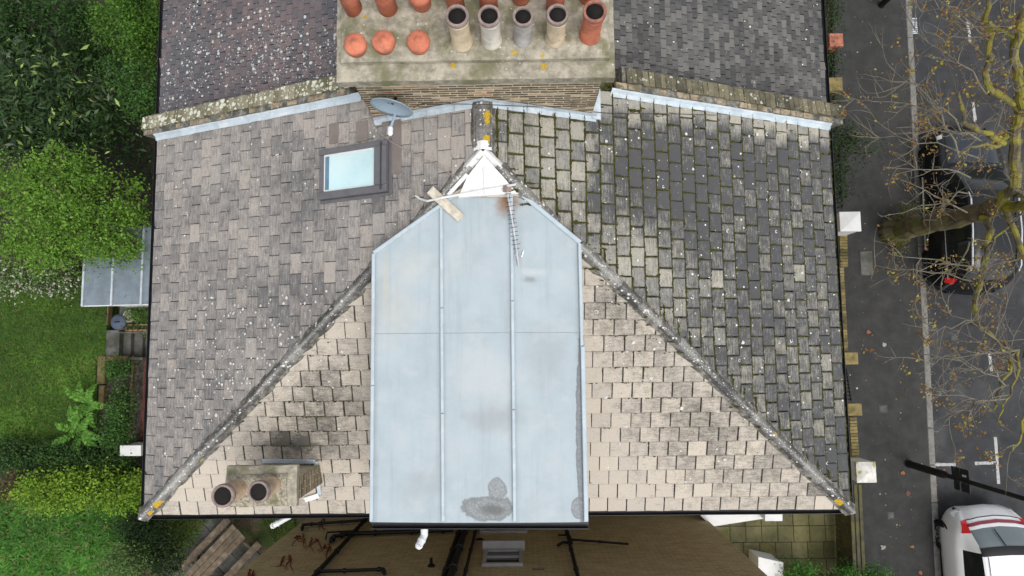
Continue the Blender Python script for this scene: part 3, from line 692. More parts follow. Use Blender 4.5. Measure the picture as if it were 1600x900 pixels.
for sl, sg in ((WEST, -1), (EAST, 1)):
    def strip(s0, s1, u0, u1, n0, n1, mb=None, c=None, bev=0):
        mb = mb or MB(); mb.obox(sl.p(s0, u0, n0), sl.S * (s1 - s0), sl.U * (u1 - u0), sl.N * (n1 - n0), c, bev); return mb
    uE = 4.05
    strip(SLEN + .03, SLEN + .36, -.24, uE, -.25, .12).build('parapet_wall', MATS['mortar'], pw)
    u = -.26
    while u < uE - .1:     # coping of creasing tiles laid across the wall
        L = random.uniform(.085, .115); tl = random.uniform(-.01, .012); n0 = .125 + random.uniform(0, .008)
        sc_ = random.uniform(-.012, .012); o = sl.p(SLEN + .125 + sc_, u + .006, n0); mb = MB()
        mb.obox(o, sl.S * .22 + sl.N * (-.03 + tl), sl.U * (L - .004), sl.N * .035, bev=.005)
        r1 = random.random(); k = .42 + .5 * nz(o.x * 1.3, o.y, 31) + (r1 - .5) * .3
        mk('coping_tile', mb.v, mb.f, COPW if sg < 0 else COPE, pw, [(max(0, k), r1, .5 if sg < 0 else .16)] * len(mb.v), [(q[0], q[1]) for q in mb.v]); u += L
    u = -.2
    while u < uE - .05:    # ragged brick edge
        L = random.uniform(.1, .22); strip(SLEN + .035, SLEN + .118 + random.uniform(-.012, .006), u, u + L - .01, .08, .125 + random.uniform(-.02, .015), c=None, bev=.006).build('edge_brick', MATS['edge_brick'], pw); u += L
    u = .0
    while u < uE + .02:   # stepped lead flashing
        L = .21; j = random.uniform(-.006, .006); mb = MB()
        a0, a1 = u - .03, u + L
        prof = [(SLEN + .036, .10 + j), (SLEN + .012, .085 + j), (SLEN - .012, .05), (SLEN - .075 + j, .042)]
        vv = [sl.p(s_, uu, n_ + (0 if k else .006)) for k, uu in enumerate((a0, a1)) for s_, n_ in prof]
        mb.add(vv, [(i, i + 1, 5 + i, 4 + i) for i in range(3)]); mb.build('flashing', MATS['lead'], pw); u += L

# ------------------------------------------------------------------ the big chimney
CY = aty(755, 147, 3.24)[1]
ch = empty('chimney', parent=house)
cxl, cxr = aty(553, 135, CY).x, aty(941, 128, CY).x
CT = 8.80                                   # top of the brick shaft
MB().box(cxl + .012, cxr - .012, CY + .012, CY + 1.25, 6.6, CT).build('joint_core', MATS['joint'], ch)
MB().box(cxl, cxl + .01, CY + .02, CY + 1.24, 6.6, CT - .002).build('side_brickwork', MATS['brick_east'], ch)
MB().box(cxr - .01, cxr, CY + .02, CY + 1.24, 6.6, CT - .002).build('side_brickwork', MATS['brick_east'], ch)
z = 7.0; row = 0
while z < CT - .02:
    x = cxl + (-.115 if row % 2 else 0)
    while x < cxr - .02:
        L = random.uniform(.205, .222); a, b = max(x, cxl), min(x + L, cxr)
        zr = HE + RISE * (1 - abs((a + b) / 2 - XM) / HW)
        if b - a > .03 and z > zr - .12:
            k = random.choice((.26, .3, .36, .36, .45, 1.2)) * random.uniform(.85, 1.1); tint = (k, k * .97, k) if random.random() > .02 else (1.2, .7, .6)
            MB().obox((a, CY + .02, z + random.uniform(-.003, .003)), (b - a, 0, 0), (0, 0, .036), (0, -.0105 - random.uniform(0, .004), 0), tint, bev=.002).build('brick', MATS['stock_brick'], ch, attr=True)
        x += L + .016
    z += .074; row += 1
# oversailing courses, capping and flaunching
def wob_slab(name, x0, x1, y0, y1, z0, z1, mat, crown=0.0, jag=.012, nx=40, ny=10):
    vs_, f = [], []
    for j in range(ny + 1):
        for i in range(nx + 1):
            x = x0 + (x1 - x0) * i / nx; y = y0 + (y1 - y0) * j / ny
            e = min(i, nx - i, j * 3, (ny - j) * 3) / 3; e = min(1, e)
            if i in (0, nx): x += jag * nz(y * 4, z0, i)
            if j in (0, ny): y += jag * nz(x * 3, z0, j + 3)
            vs_.append((x, y, z1 + crown * e + .012 * nz(x * 3, y * 3, 2) - (.012 if e == 0 else 0)))
    n0 = len(vs_)
    for v in list(vs_): vs_.append((v[0], v[1], z0))
    W = nx + 1
    for j in range(ny):
        for i in range(nx):
            q = (j * W + i, j * W + i + 1, (j + 1) * W + i + 1, (j + 1) * W + i); f.append(q); f.append(tuple(n0 + k for k in q[::-1]))
    for i in range(nx):
        f.append((i + n0, i + 1 + n0, i + 1, i)); k = ny * W + i; f.append((k, k + 1, k + 1 + n0, k + n0))
    for j in range(ny):
        k = j * W; f.append((k, k + W, k + W + n0, k + n0)); k = j * W + nx; f.append((k + n0, k + W + n0, k + W, k))
    return mk(name, vs_, f, MATS[mat], ch)
p0, p1 = at(527, 112, 8.9), at(960, 104, 8.9)
wob_slab('oversailing_course', p0.x, p1.x, CY - .06, CY + 1.5, CT - .01, 8.95, 'flaunching')
q0, q1 = at(530, 96, 9.06), at(954, 90, 9.06)
wob_slab('capping', q0.x + .01, q1.x, q0.y, CY + 1.48, 8.95, 9.04, 'flaunching', crown=.06)
MB().box(p0.x + .05, p1.x - .05, CY - .03, CY + .02, CT - .05, CT - .021).build('dark_strip', MATS['deck'], ch)  # thin dark strip along the underside of the slab
PZ0 = 9.08
def pot(x, y, topx, topy, kind, mat, rim, r=.125, h=None):
    b = at(x, y, PZ0)
    top = h or max(.25, aty(topx, topy, b.y).z - PZ0)
    lean = Vector((0, 0, 1)); o = empty('chimney_pot', parent=ch); o.location = (b.x - wloc(ch).x, b.y - wloc(ch).y, PZ0 - wloc(ch).z - .03)
    mb = MB(); H_ = top + .03
    if kind == 'open':
        prof = [(r * 1.12, 0), (r * 1.1, .06), (r * 1.0, .09), (r * .98, H_ - .13), (r * 1.0, H_ - .12), (r * 1.06, H_ - .10), (r * 1.06, H_ - .085), (r * 1.0, H_ - .08), (r * 1.0, H_ - .05)]
        mb.lathe((0, 0, 0), prof, 28)
        mb.build('body', MATS[mat], o, smooth=True, local=True)
        MB().lathe((0, 0, 0), [(r * 1.0, H_ - .052), (r * 1.13, H_ - .045), (r * 1.15, H_ - .015), (r * 1.1, H_), (r * .86, H_), (r * .84, H_ - .02), (r * .82, H_ - .35), (0.0, H_ - .36)], 28).build('rim', MATS[rim], o, smooth=False, local=True)
        MB().lathe((0, 0, 0), [(r * .835, H_ - .028), (r * .81, H_ - .34), (0.001, H_ - .345)], 28).build('flue_lining', MATS['soot'], o, smooth=True, local=True)
    elif kind == 'cap':        # cowl with a flat lid
        mb.lathe((0, 0, 0), [(r * .95, 0), (r * .95, H_ - .12), (r * .9, H_ - .1)], 24); mb.build('body', MATS[mat], o, smooth=True, local=True)
        MB().lathe((0, 0, 0), [(r * .9, H_ - .12), (r * 1.02, H_ - .11), (r * 1.05, H_ - .03), (r * .98, H_ - .006), (r * .6, H_), (r * .3, H_ + .006), (r * .26, H_ + .014), (.001, H_ + .016)], 28).build('lid', MATS[mat], o, smooth=True, local=True)
    else:                       # wide rolled top
        mb.lathe((0, 0, 0), [(r * .9, 0), (r * .95, H_ - .25), (r * 1.05, H_ - .2), (r * 1.05, H_ - .17), (r * 1.15, H_ - .15), (r * 1.15, H_ - .12), (r * 1.22, H_ - .1), (r * 1.22, H_ - .05), (r * 1.0, H_ - .01), (r * .5, H_ + .02), (.001, H_ + .025)], 28); mb.build('body', MATS[mat], o, smooth=True, local=True)
    return o
for a in ((557, 73, 555, 57, 'cap', 'terracotta', 'rim_red', .128, .10), (601, 69, 598, 53, 'cap', 'terracotta', 'rim_red', .128, .10), (655, 69, 653, 53, 'cap', 'terracotta', 'rim_red', .128, .10),
          (722, 66, 714, 24, 'open', 'pot_cream', 'rim_dark', .115), (768, 63, 762, 24, 'open', 'pot_white', 'rim_dark', .112), (817, 61, 814, 25, 'open', 'pot_grey', 'rim_dark', .103),
          (867, 61, 868, 22, 'open', 'pot_cream', 'rim_dark', .108), (921, 56, 925, 17, 'open', 'terracotta', 'rim_red', .115),
          (553, 14, 0, 0, 'cap', 'terracotta', 'rim_red', .112, .55), (607, 14, 0, 0, 'cap', 'terracotta', 'rim_red', .118, .6), (660, 8, 0, 0, 'roll', 'terracotta', 'rim_red', .115, .32), (713, 12, 0, 0, 'cap', 'terracotta', 'rim_red', .112, .6), (764, 12, 0, 0, 'cap', 'terracotta', 'rim_red', .112, .6), (814, -2, 0, 0, 'roll', 'terracotta', 'rim_red', .115, .32), (867, 12, 0, 0, 'cap', 'terracotta', 'rim_red', .112, .6), (919, -2, 0, 0, 'roll', 'terracotta', 'rim_red', .115, .32)):
    pot(*a)
# lead apron at the foot of the chimney
for sl, x0, x1 in ((WEST, cxl - .02, XM), (EAST, XM, cxr + .05)):
    n = 8
    for i in range(n):
        a, b = x0 + (x1 - x0) * i / n, x0 + (x1 - x0) * (i + 1) / n + .01; mb = MB()
        zz = lambda x: HE + RISE * (1 - abs(x - XM) / HW)
        mb.add([(a, CY - .004, zz(a) + .15), (b, CY - .004, zz(b) + .15), (b, CY - .012, zz(b) + .055), (a, CY - .012, zz(a) + .055), (b, CY - .085, zz(b) + .05), (a, CY - .085, zz(a) + .05)], [(0, 3, 2, 1), (3, 5, 4, 2)]); mb.build('flashing', MATS['lead'], ch)
mb = MB(); mb.obox((cxr, CY - .05, HE + RISE * (1 - abs(cxr - XM) / HW) + .0), (.13, 0, -.055), (0, .45, 0), (0, 0, .07)); mb.build('flashing', MATS['lead'], ch)

# ------------------------------------------------------------------ the small chimney at the eaves
c2 = empty('small_chimney', parent=house)
TZ = 7.3
k0, k1 = at(350, 795, TZ), at(462, 728, TZ)
bx0, bx1, by0, by1 = k0.x, k1.x, k0.y + .02, k1.y; bn1 = by1 - .20
MB().box(bx0 + .05, bx1 - .034, by0 + .05, bn1, 5.4, TZ - .12).build('joint_core', MATS['joint'], c2)
zz = 5.75; row = 0
while zz < TZ - .17:
    y = by0 + .04 - (.1 if row % 2 else 0)
    while y < bn1 - .03:
        L = random.uniform(.2, .215); a, b = max(y, by0 + .045), min(y + L, bn1)
        if b - a > .03:
            k = random.choice((.26, .32, .4, .55)); MB().obox((bx1 - .045, a, zz), (0, b - a, 0), (0, 0, .04), (.014 + random.uniform(0, .006), 0, 0), (k, k, k), bev=.002).build('brick', MATS['stock_brick'], c2, attr=True)
        y += L + .014
    zz += .074; row += 1
# the other faces of the stack
MB().box(bx0 + .04, bx0 + .05, by0 + .06, bn1 - .01, 5.5, TZ - .121).build('side_brickwork', MATS['brick_east'], c2)
MB().box(bx0 + .05, bx1 - .06, by0 + .04, by0 + .05, 5.5, TZ - .121).build('front_brickwork', MATS['brick_wall_own'], c2)
ch_keep = ch; ch = c2
wob_slab('capping', bx0, bx1 + .01, by0, by1, TZ - .12, TZ - .02, 'flaunching', jag=.02, nx=24)
f0, f1 = at(358, 792, TZ + .03), at(447, 742, TZ + .03)
wob_slab('flaunching', f0.x, f1.x, f0.y, f1.y, TZ - .05, TZ + .015, 'flaunching_rough', crown=.03, jag=.04, nx=24)
ch = ch_keep
for (x, y, tx, ty, r) in ((372, 763, 345, 777, .135), (425, 757, 402, 770, .128)):
    b = at(x, y, TZ + .03); t_ = at(tx, ty, TZ + .62); o = empty('chimney_pot', parent=c2); o.location = b - wloc(c2) - Vector((0, 0, .02)); H_ = .50
    MB().lathe((0, 0, 0), [(r * 1.05, 0), (r * 1.0, .05), (r * .93, H_ - .1), (r * .95, H_ - .09)], 26).build('body', MATS['pot_buff'], o, smooth=True, local=True)
    MB().lathe((0, 0, 0), [(r * .93, H_ - .092), (r * 1.1, H_ - .08), (r * 1.14, H_ - .03), (r * 1.08, H_), (r * .88, H_), (r * .86, H_ - .02), (r * .8, H_ - .3), (.001, H_ - .31)], 26).build('rim', MATS['rim_dark'], o, local=True)
    MB().lathe((0, 0, 0), [(r * .862, H_ - .022), (r * .79, H_ - .29), (.001, H_ - .295)], 26).build('flue_lining', MATS['soot'], o, local=True)
def sw(px, py, n=.05): a = SOUTH.px(px, py, n); return SOUTH.p(a[0], a[1], n)
def ribbon(name, pts, w, mat, parent, n=.055, sl=SOUTH, th=.012):
    mb = MB(); q = [sl.px(x, y, n) for x, y in pts]
    for i in range(len(q) - 1):
        a, b = q[i], q[i + 1]; dx, dy = b[0] - a[0], b[1] - a[1]; l = math.hypot(dx, dy); nx_, ny_ = -dy / l * w / 2, dx / l * w / 2
        o = sl.p(a[0] - nx_, a[1] - ny_, n); mb.obox(o, sl.S * dx + sl.U * dy, sl.S * 2 * nx_ + sl.U * 2 * ny_, sl.N * th, bev=.004)
    mb.build(name, MATS[mat], parent)
ribbon('flashing', [(410, 720), (493, 721)], .075, 'lead', c2); ribbon('flashing', [(494, 721), (499, 772)], .06, 'lead', c2, n=.058)
ribbon('flashing', [(476, 781), (498, 774)], .09, 'lead_white', c2, n=.061)

# ------------------------------------------------------------------ the zinc dormer
dm = empty('dormer', parent=house)
DY0 = min(p[1] for p in dpoly)
DZ = lambda x, y: 7.76 + .018 * (y - DY0)
def blotch(t, g, c, cx, cy, rx, ry, col, amt=.8, wob=.5, edge=(.9, 1.05), nscale=3):
    """stain of its own outline lying at a place on the sheet"""
    s_ = nd(t, 'ShaderNodeSeparateXYZ'); t.links.new(g, s_.inputs[0])
    a = math_(t, 'DIVIDE', math_(t, 'SUBTRACT', s_.outputs[0], cx), rx); b = math_(t, 'DIVIDE', math_(t, 'SUBTRACT', s_.outputs[1], cy), ry)
    d = math_(t, 'SQRT', math_(t, 'ADD', math_(t, 'MULTIPLY', a, a), math_(t, 'MULTIPLY', b, b)))
    d = math_(t, 'ADD', d, math_(t, 'MULTIPLY', math_(t, 'SUBTRACT', noise_(t, g, nscale, 6, .7), .5), wob * 2))
    m_ = ramp_(t, d, edge[1], edge[0])
    grain = mixc(t, ramp_(t, noise_(t, g, 34, 5, .75), .35, .7), tuple(x * .72 for x in col), tuple(min(1, x * 1.35) for x in col))
    tide = math_(t, 'MULTIPLY', ramp_(t, d, edge[0] - .22, edge[0] - .02), .45 if edge[0] > .85 else 0.0)
    grain = mixc(t, tide, grain, tuple(x * .55 for x in col))
    return mixc(t, math_(t, 'MULTIPLY', m_, amt), c, grain if edge[0] > .85 else col)
def zinc_extra(t, g, c, p):
    def P(x, y): q = at(x, y, 7.8); return q.x, q.y
    mp = nd(t, 'ShaderNodeMapping'); mp.inputs['Scale'].default_value = (9, .55, 1); t.links.new(g, mp.inputs['Vector'])
    c = mixc(t, math_(t, 'MULTIPLY', ramp_(t, noise_(t, mp.outputs[0], 1.2, 5, .65), .48, .75), .4), c, (.25, .285, .30))
    c = mixc(t, math_(t, 'MULTIPLY', ramp_(t, noise_(t, g, 1.3, 7, .7), .5, .72), .5), c, (.40, .43, .435))
    c = mixc(t, math_(t, 'MULTIPLY', ramp_(t, noise_(t, g, 28, 6, .75), .55, .78), .28), c, (.20, .215, .22))
    for sx_ in (583, 690, 801, 908):          # dirt gathered along the laps
        c = blotch(t, g, c, *P(sx_, 600), .075, 4.0, (.20, .215, .22), .45, .5, (.1, 1.1), 5)
    for x, y, rx, ry, col, am, wb, ed in ((762, 796, .36, .165, (.195, .205, .205), .88, .6, (.87, 1.03)), (776, 765, .125, .17, (.20, .21, .212), .8, .55, (.87, 1.03)), (768, 797, .22, .09, (.08, .08, .08), .7, .9, (.3, 1.1)), (914, 690, .12, 1.5, (.17, .18, .19), .85, .35, (.93, 1.0)), (904, 795, .10, .15, (.19, .2, .21), .8, .3, (.9, 1.0)),
                                          (792, 315, .20, .24, (.20, .10, .04), .9, .8, (.1, 1.2)), (838, 426, .2, .07, (.45, .48, .49), .6, 1.3, (.1, 1.1)), (828, 437, .12, .05, (.17, .18, .18), .6, 1.3, (.1, 1.1)), (602, 440, .06, .5, (.42, .39, .32), .6, .6, (.2, 1.1)), (770, 655, .5, .22, (.24, .255, .26), .5, .9, (.1, 1.2)), (750, 590, .6, .4, (.44, .46, .46), .5, .9, (.2, 1.2)), (620, 480, .35, .5, (.42, .40, .35), .35, 1.0, (.1, 1.2)), (860, 560, .4, .5, (.26, .28, .29), .4, 1.0, (.1, 1.2)), (660, 760, .5, .3, (.26, .285, .295), .4, 1.0, (.1, 1.2)), (640, 420, .3, .3, (.42, .44, .42), .5, .9, (.2, 1.2))):
        c = blotch(t, g, c, *P(x, y), rx, ry, col, am, wb, ed)
    return c
M('zinc', (.33, .385, .41), rough=.62, var=.06, scale=2, spec=.3, col2=(.37, .415, .435), c2=(.45, .7), c2scale=3.5, bump=.5, bscale=1.6, extra=zinc_extra)
M('zinc_trim', (.37, .435, .475), rough=.55, var=.06, scale=4, spec=.35, col2=(.45, .50, .53), c2=(.5, .7), c2scale=6, bump=.03)
MB().prism(dwall, 5.9, lambda x, y: DZ(x, y) - .11).build('dormer_wall', MATS['frame_grey'], dm)
MB().prism(dpoly, lambda x, y: DZ(x, y) - .11, lambda x, y: DZ(x, y) - .006).build('roof_edge', MATS['zinc_trim'], dm)
def dp(x, y): p = at(x, y, 7.8); return (p.x, p.y)
s1t, s1b, s2t, s2b = (690, 322), (692, 818), (799, 300), (804, 818)
def lerp2(a, b, y): t = (y - a[1]) / (b[1] - a[1]); return (a[0] + (b[0] - a[0]) * t, y)
J = 521
sheets = [[(583, 397), s1t, lerp2(s1t, s1b, J - 1), (581, J)], [(581, J + 1), lerp2(s1t, s1b, J), s1b, (578, 817)],
          [s1t, (712, 304), s2t, lerp2(s2t, s2b, J - 2), lerp2(s1t, s1b, J - 1)], [lerp2(s1t, s1b, J), lerp2(s2t, s2b, J - 1), s2b, s1b],
          [s2t, (808, 298), (907, 381), (911, J - 2), lerp2(s2t, s2b, J - 2)], [lerp2(s2t, s2b, J - 1), (911, J - 1), (919, 817), s2b]]
for i, q in enumerate(sheets):
    pts = [dp(*p) for p in q]
    MB().prism(pts, lambda x, y: DZ(x, y) - .005, (lambda x, y: DZ(x, y) + .004) if i % 2 else (lambda x, y: DZ(x, y) + .0075)).build('roof_sheet', MATS['zinc'], dm)
def roll(a, b, w=.042, h=.04, name='seam', pieces=1, off=0):
    A, B = Vector((*dp(*a), 0)), Vector((*dp(*b), 0)); A.z = DZ(A.x, A.y) + off; B.z = DZ(B.x, B.y) + off; d = B - A; n = d.cross(Vector((0, 0, 1))).normalized()
    for k in range(pieces):
        t0, t1 = k / pieces, (k + 1) / pieces - (.002 if k < pieces - 1 else 0)
        MB().obox(A + d * t0 - n * w / 2, n * w, d * (t1 - t0), Vector((0, 0, h + .004 * (k % 2))), bev=.008).build(name, MATS['zinc_trim'], dm)
roll(s1t, (692, 815), pieces=3); roll((799, 306), (804, 815), pieces=3)
roll((585, 397), (580, 815), .045, .045, 'edge_trim', 2); roll((905, 381), (909, 540), .045, .045, 'edge_trim'); roll((910, 541), (916, 815), .055, .05, 'edge_trim')
roll((585, 396), (712, 306), .05, .042, 'edge_trim'); roll((809, 300), (906, 380), .06, .042, 'edge_trim')
ga, gb = Vector((*dp(577, 819), 7.72)), Vector((*dp(921, 819), 7.72))
gv = gb - ga
for o_, b_, c_ in (((0, -.085, -.09), (0, .085, 0), (0, 0, .008)), ((0, -.085, -.082), (0, .01, 0), (0, 0, .085)), ((0, -.012, -.082), (0, .012, 0), (0, 0, .085))): MB().obox(ga + Vector(o_), gv, b_, c_).build('gutter', MATS['gutter_black'], dm)
# white sheet between the top hips, lead saddle on the apex
tri = [sw(x, y, .085) for x, y in ((756, 243), (786, 276), (808, 302), (716, 308), (730, 276))]
mb = MB(); mb.add(tri + [p - Vector((0, 0, .1)) for p in tri], [(0, 4, 3, 2, 1)] + [(i, (i + 1) % 5, 5 + (i + 1) % 5, 5 + i) for i in range(5)]); mb.build('white_apron', MATS['lead_white'], dm)
ribbon('seam', [(756, 262), (758, 304)], .02, 'lead_white', dm, n=.092)
ap = MB(); A0 = AP + Vector((0, .12, .105)); segs = 10
for C in ((AP - SW).normalized(), (AP - SE).normalized(), Vector((0, -1, 0))):
    pass
def saddle(dirv, L, w, z0):
    d = Vector(dirv).normalized(); sd_ = d.cross(Vector((0, 0, 1))).normalized(); up = sd_.cross(d); v = []; n = 9; f = []
    for i in range(6):
        q = AP + Vector((0, .02, z0)) + d * L * i / 5
        for k in range(n):
            an = math.pi * k / (n - 1); v.append(q + sd_ * math.cos(an) * (w + .02 * nz(i * 1.3, k * .9, L)) + up * ((1 - abs(math.cos(an)) ** 1.2) * .07 + .02))
    for i in range(5):
        for k in range(n - 1): f.append((i * n + k, i * n + k + 1, (i + 1) * n + k + 1, (i + 1) * n + k))
    mk('lead_saddle', v, f, MATS['lead_white'], dm, smooth=True)
saddle(SW - AP, .30, .062, .002); saddle(SE - AP, .30, .062, .004); saddle((0, 1, 0), .12, .12, -.01)
for nme, pts in (('white_strip', [(730, 272), (700, 305)]), ):
    ribbon(nme, pts, .05, 'lead_white', dm, n=.125)

# ------------------------------------------------------------------ skylight
sky_l = empty('skylight', parent=house); M('reflection_dark', (.10, .19, .26), rough=.15, var=.2, scale=3, bump=0, spec=.6)
def wbox(a0, a1, u0, u1, n0, n1, name, mat, bev=.006, par=None): return MB().obox(WEST.p(a0, u0, n0), WEST.S * (a1 - a0), WEST.U * (u1 - u0), WEST.N * (n1 - n0), bev=bev).build(name, MATS[mat], par or sky_l)
fw = .105
wbox(ska, ska + fw, sku0, sku1, .02, .115, 'frame', 'frame_grey'); wbox(skb - fw * .75, skb, sku0, sku1, .02, .115, 'frame', 'frame_grey')
wbox(ska + fw, skb - fw * .75, sku0, sku0 + .08, .02, .10, 'frame', 'frame_grey'); wbox(ska + fw, skb - fw * .75, sku1 - .20, sku1, .02, .13, 'frame', 'frame_grey')
wbox(ska + fw - .001, skb - fw * .75 + .001, sku0 + .08, sku1 - .20, .02, .085, 'pane', 'glass_sky', bev=0)
wbox(ska + fw + .03, skb - fw * .75 - .03, sku0 + .10, sku0 + .17, .085, .088, 'reflection_strip', 'reflection_dark', bev=.001)  # dark band of the pane's reflection, put on as a coloured strip
wbox(ska + .03, skb - .03, sku1 - .09, sku1 - .07, .13, .14, 'frame_lip', 'glass_dark', bev=.002)
wbox(ska + fw + .002, skb - fw * .75, sku0 + .082, sku0 + .10, .085, .092, 'glazing_bead', 'white_paint', bev=.001)
wbox(ska + fw + .002, skb - fw * .75, sku1 - .225, sku1 - .202, .085, .092, 'glazing_bead', 'white_paint', bev=.001)
wbox(skb - fw * .75 - .025, skb - fw * .75 - .001, sku0 + .105, sku1 - .25, .085, .091, 'glazing_bead', 'white_paint', bev=.001)
wbox(ska + fw + .001, ska + fw + .02, sku0 + .105, sku1 - .25, .085, .091, 'glazing_bead', 'white_paint', bev=.001)
wbox(ska - .04, skb + .03, sku1 + .002, sku1 + .05, .03, .06, 'flashing', 'frame_grey'); wbox(ska - .05, ska - .002, sku0 - .02, sku1, .03, .055, 'flashing', 'frame_grey')
# slipped dark patch slates around the skylight
M('slate_patch', (.185, .155, .14), rough=.5, var=.1)
for (x, y, w_, h_) in ((521, 208, .17, .3), (565, 205, .2, .3), (617, 222, .2, .9), (605, 180, .19, .3)):
    s_, u_ = WEST.px(x, y, .05); wbox(s_ - h_ / 2, s_ + h_ / 2, u_ - w_ / 2, u_ + w_ / 2, .036, .048, 'patch_slate', 'slate_patch', bev=.003, par=house)

# ------------------------------------------------------------------ things lying and hanging on the roof
dc = at(612, 167, 8.35); dish = empty('satellite_dish', dc, label='blue grey satellite dish on the chimney above the skylight', cat='satellite dish')
nrm = Vector((-.20, -.97, .03)).normalized(); ax = nrm.cross(Vector((0, 0, 1))).normalized(); ay = ax.cross(nrm); R1 = .275
v, f = [], []; nr, ns = 6, 28
for k in range(ns): 
    pass
for i in range(nr + 1):
    rr = R1 * i / nr
    for k in range(ns):
        t = 6.2832 * k / ns; v.append(dc + ax * math.cos(t) * rr + ay * math.sin(t) * rr * 1.05 + nrm * (.07 * (i / nr) ** 2 - .05))
for i in range(nr):
    for k in range(ns): f.append((i * ns + k, i * ns + (k + 1) % ns, (i + 1) * ns + (k + 1) % ns, (i + 1) * ns + k))
b = len(v); v += [p - nrm * .012 for p in v]; f += [tuple(b + i for i in q[::-1]) for q in f]
f += [(nr * ns + k, nr * ns + (k + 1) % ns, b + nr * ns + (k + 1) % ns, b + nr * ns + k) for k in range(ns)]
mk('reflector', v, f, MATS['dish'], dish, smooth=True)
lnb = at(610, 206, 8.12); foot = dc - ay * .2 + nrm * .0
MB().tube([dc - ay * .25 - nrm * .03, lnb + Vector((0, .05, 0))], .018, 8).build('arm', MATS['dish'], dish)
MB().lathe(lnb + Vector((0, .06, -.01)), [(.03, 0), (.036, .02), (.036, .09), (.02, .12), (.001, .122)], 12, axis=(0, -1, .3)).build('receiver', MATS['upvc'], dish)
MB().tube([dc - nrm * .05, dc - nrm * .16 + Vector((0, .0, -.1)), (dc.x - .02, CY - .0, dc.z - .25)], .022, 8).build('bracket', MATS['gutter_black'], dish)
MB().tube([dc - nrm * .05 + ax * .05, (dc.x - .15, CY, dc.z - .1)], .014, 8).build('bracket', MATS['gutter_black'], dish)
# cables
def wcable(pts, sl=WEST, n=.055): return [sl.p(*sl.px(x, y, n), n) for x, y in pts]
o = MB().tube(wcable([(574, 160), (577, 180), (590, 205), (605, 218), (630, 232), (660, 247), (690, 264), (715, 277)]), .008, 6).build('aerial_cable', MATS['cable_pale']); tag(o, 'thin pale cable trailing from the dish across the tiles', 'cable')
c_pts = [aty(646, 168, CY - .06), aty(660, 162, CY - .06), Vector((XM, CY - .1, HR + .17))] + [EAST.p(*EAST.px(x, y, .1), .1) for x, y in ((860, 168), (950, 177), (1060, 178), (1118, 180))]
c_pts[1].z = max(c_pts[1].z, 8.1); o = MB().tube([Vector((p.x, p.y, p.z)) for p in c_pts], .006, 6).build('overhead_cable', MATS['cable']); tag(o, 'thin dark cable sagging along the foot of the chimney', 'cable')
n2 = [EAST.p(*EAST.px(x, y, .12), .12) for x, y in ((962, 84), (1040, 106), (1110, 125), (1190, 148))]
o = MB().tube(n2, .008, 6).build('roof_cable', MATS['cable']); tag(o, 'dark cable running down the adjoining dark roof', 'cable')
# plank, bent pole and fallen aerial on the dormer
pa, pb = at(672, 297, 7.93), at(721, 342, 7.84); d = (pb - pa); pr = d.cross(Vector((0, 0, 1))).normalized() * .125
plank = MB().obox(pa - pr / 2, d, pr, Vector((0, 0, .035)), bev=.006).build('plank', MATS['wood_pale']); tag(plank, 'weathered pale plank lying across the dormer corner', 'plank')
pp = [at(641, 306, 7.62), at(648, 305, 7.68), at(657, 311, 7.75), at(668, 314, 7.86), at(690, 309, 8.0), at(740, 300, 7.97), at(790, 291, 7.99), at(806, 288, 8.03)]
pole = MB().tube(pp, .016, 8).build('bent_pole', MATS['white_paint']); tag(pole, 'bent white pole lying across the top of the dormer', 'pole')
ae = empty('fallen_aerial', at(800, 340, 7.85), label='fallen yagi aerial with short rods on the dormer', cat='aerial')
A, B = at(792, 296, 7.98), at(810, 415, 7.85); MB().tube([A, A.lerp(B, .5) + Vector((.01, 0, .01)), B], .013, 8).build('boom', MATS['alu'], ae)
pr = (B - A).cross(Vector((0, 0, 1))).normalized()
for k in range(14):
    q = A.lerp(B, .06 + .72 * k / 13) + Vector((0, 0, .015)); l = random.uniform(.045, .07); MB().tube([q - pr * l + Vector((0, 0, random.uniform(-.01, .02))), q + pr * l * .7], .004, 5).build('rod', MATS['cable'], ae)
for (x0, y0, x1, y1) in ((806, 390, 815, 402), (815, 402, 818, 392), (803, 398, 812, 404), (795, 300, 804, 345), (804, 345, 806, 400)):
    MB().tube([at(x0, y0, 7.86), at(x1, y1, 7.87)], .006, 5).build('rod', MATS['alu'], ae)
MB().box(A.x - .05, A.x + .06, A.y - .03, A.y + .05, A.z - .02, A.z + .03).build('clamp', MATS['rim_dark'], ae)
# plume terminals of boilers
def flue(pts, r, parent):
    o = empty('boiler_flue', parent=parent); MB().tube(pts, r, 14).build('pipe', MATS['upvc'], o, smooth=False)
    a, b = Vector(pts[-2]), Vector(pts[-1]); d = (b - a).normalized()
    MB().lathe(b - d * .09, [(r * 1.12, 0), (r * 1.12, .03), (r * 1.02, .032)], 16, axis=d).build('collar', MATS['upvc'], o)
    MB().lathe(b, [(r * .95, 0), (r * .95, .01), (r * .2, .02)], 12, axis=d).build('grille', MATS['gutter_black'], o)
    a1 = d.orthogonal().normalized(); b1 = d.cross(a1)
    for k in range(9):
        t = 6.2832 * k / 9; q = b + (a1 * math.cos(t) + b1 * math.sin(t)) * r * .9; MB().tube([q, q * .0 + b + d * .045 + (a1 * math.cos(t) + b1 * math.sin(t)) * r * .45], .011, 5).build('grille_bar', MATS['upvc'], o)
    MB().lathe(b, [(r * .5, .03), (r * .5, .05), (.001, .055)], 12, axis=d).build('end_cap', MATS['upvc'], o)
t0 = at(663, 836, 6.9); flue([Vector((t0.x, DY0 + .3, 6.85)), Vector((t0.x, DY0 - .1, 6.88)), t0, at(655, 852, 6.98)], .052, house)
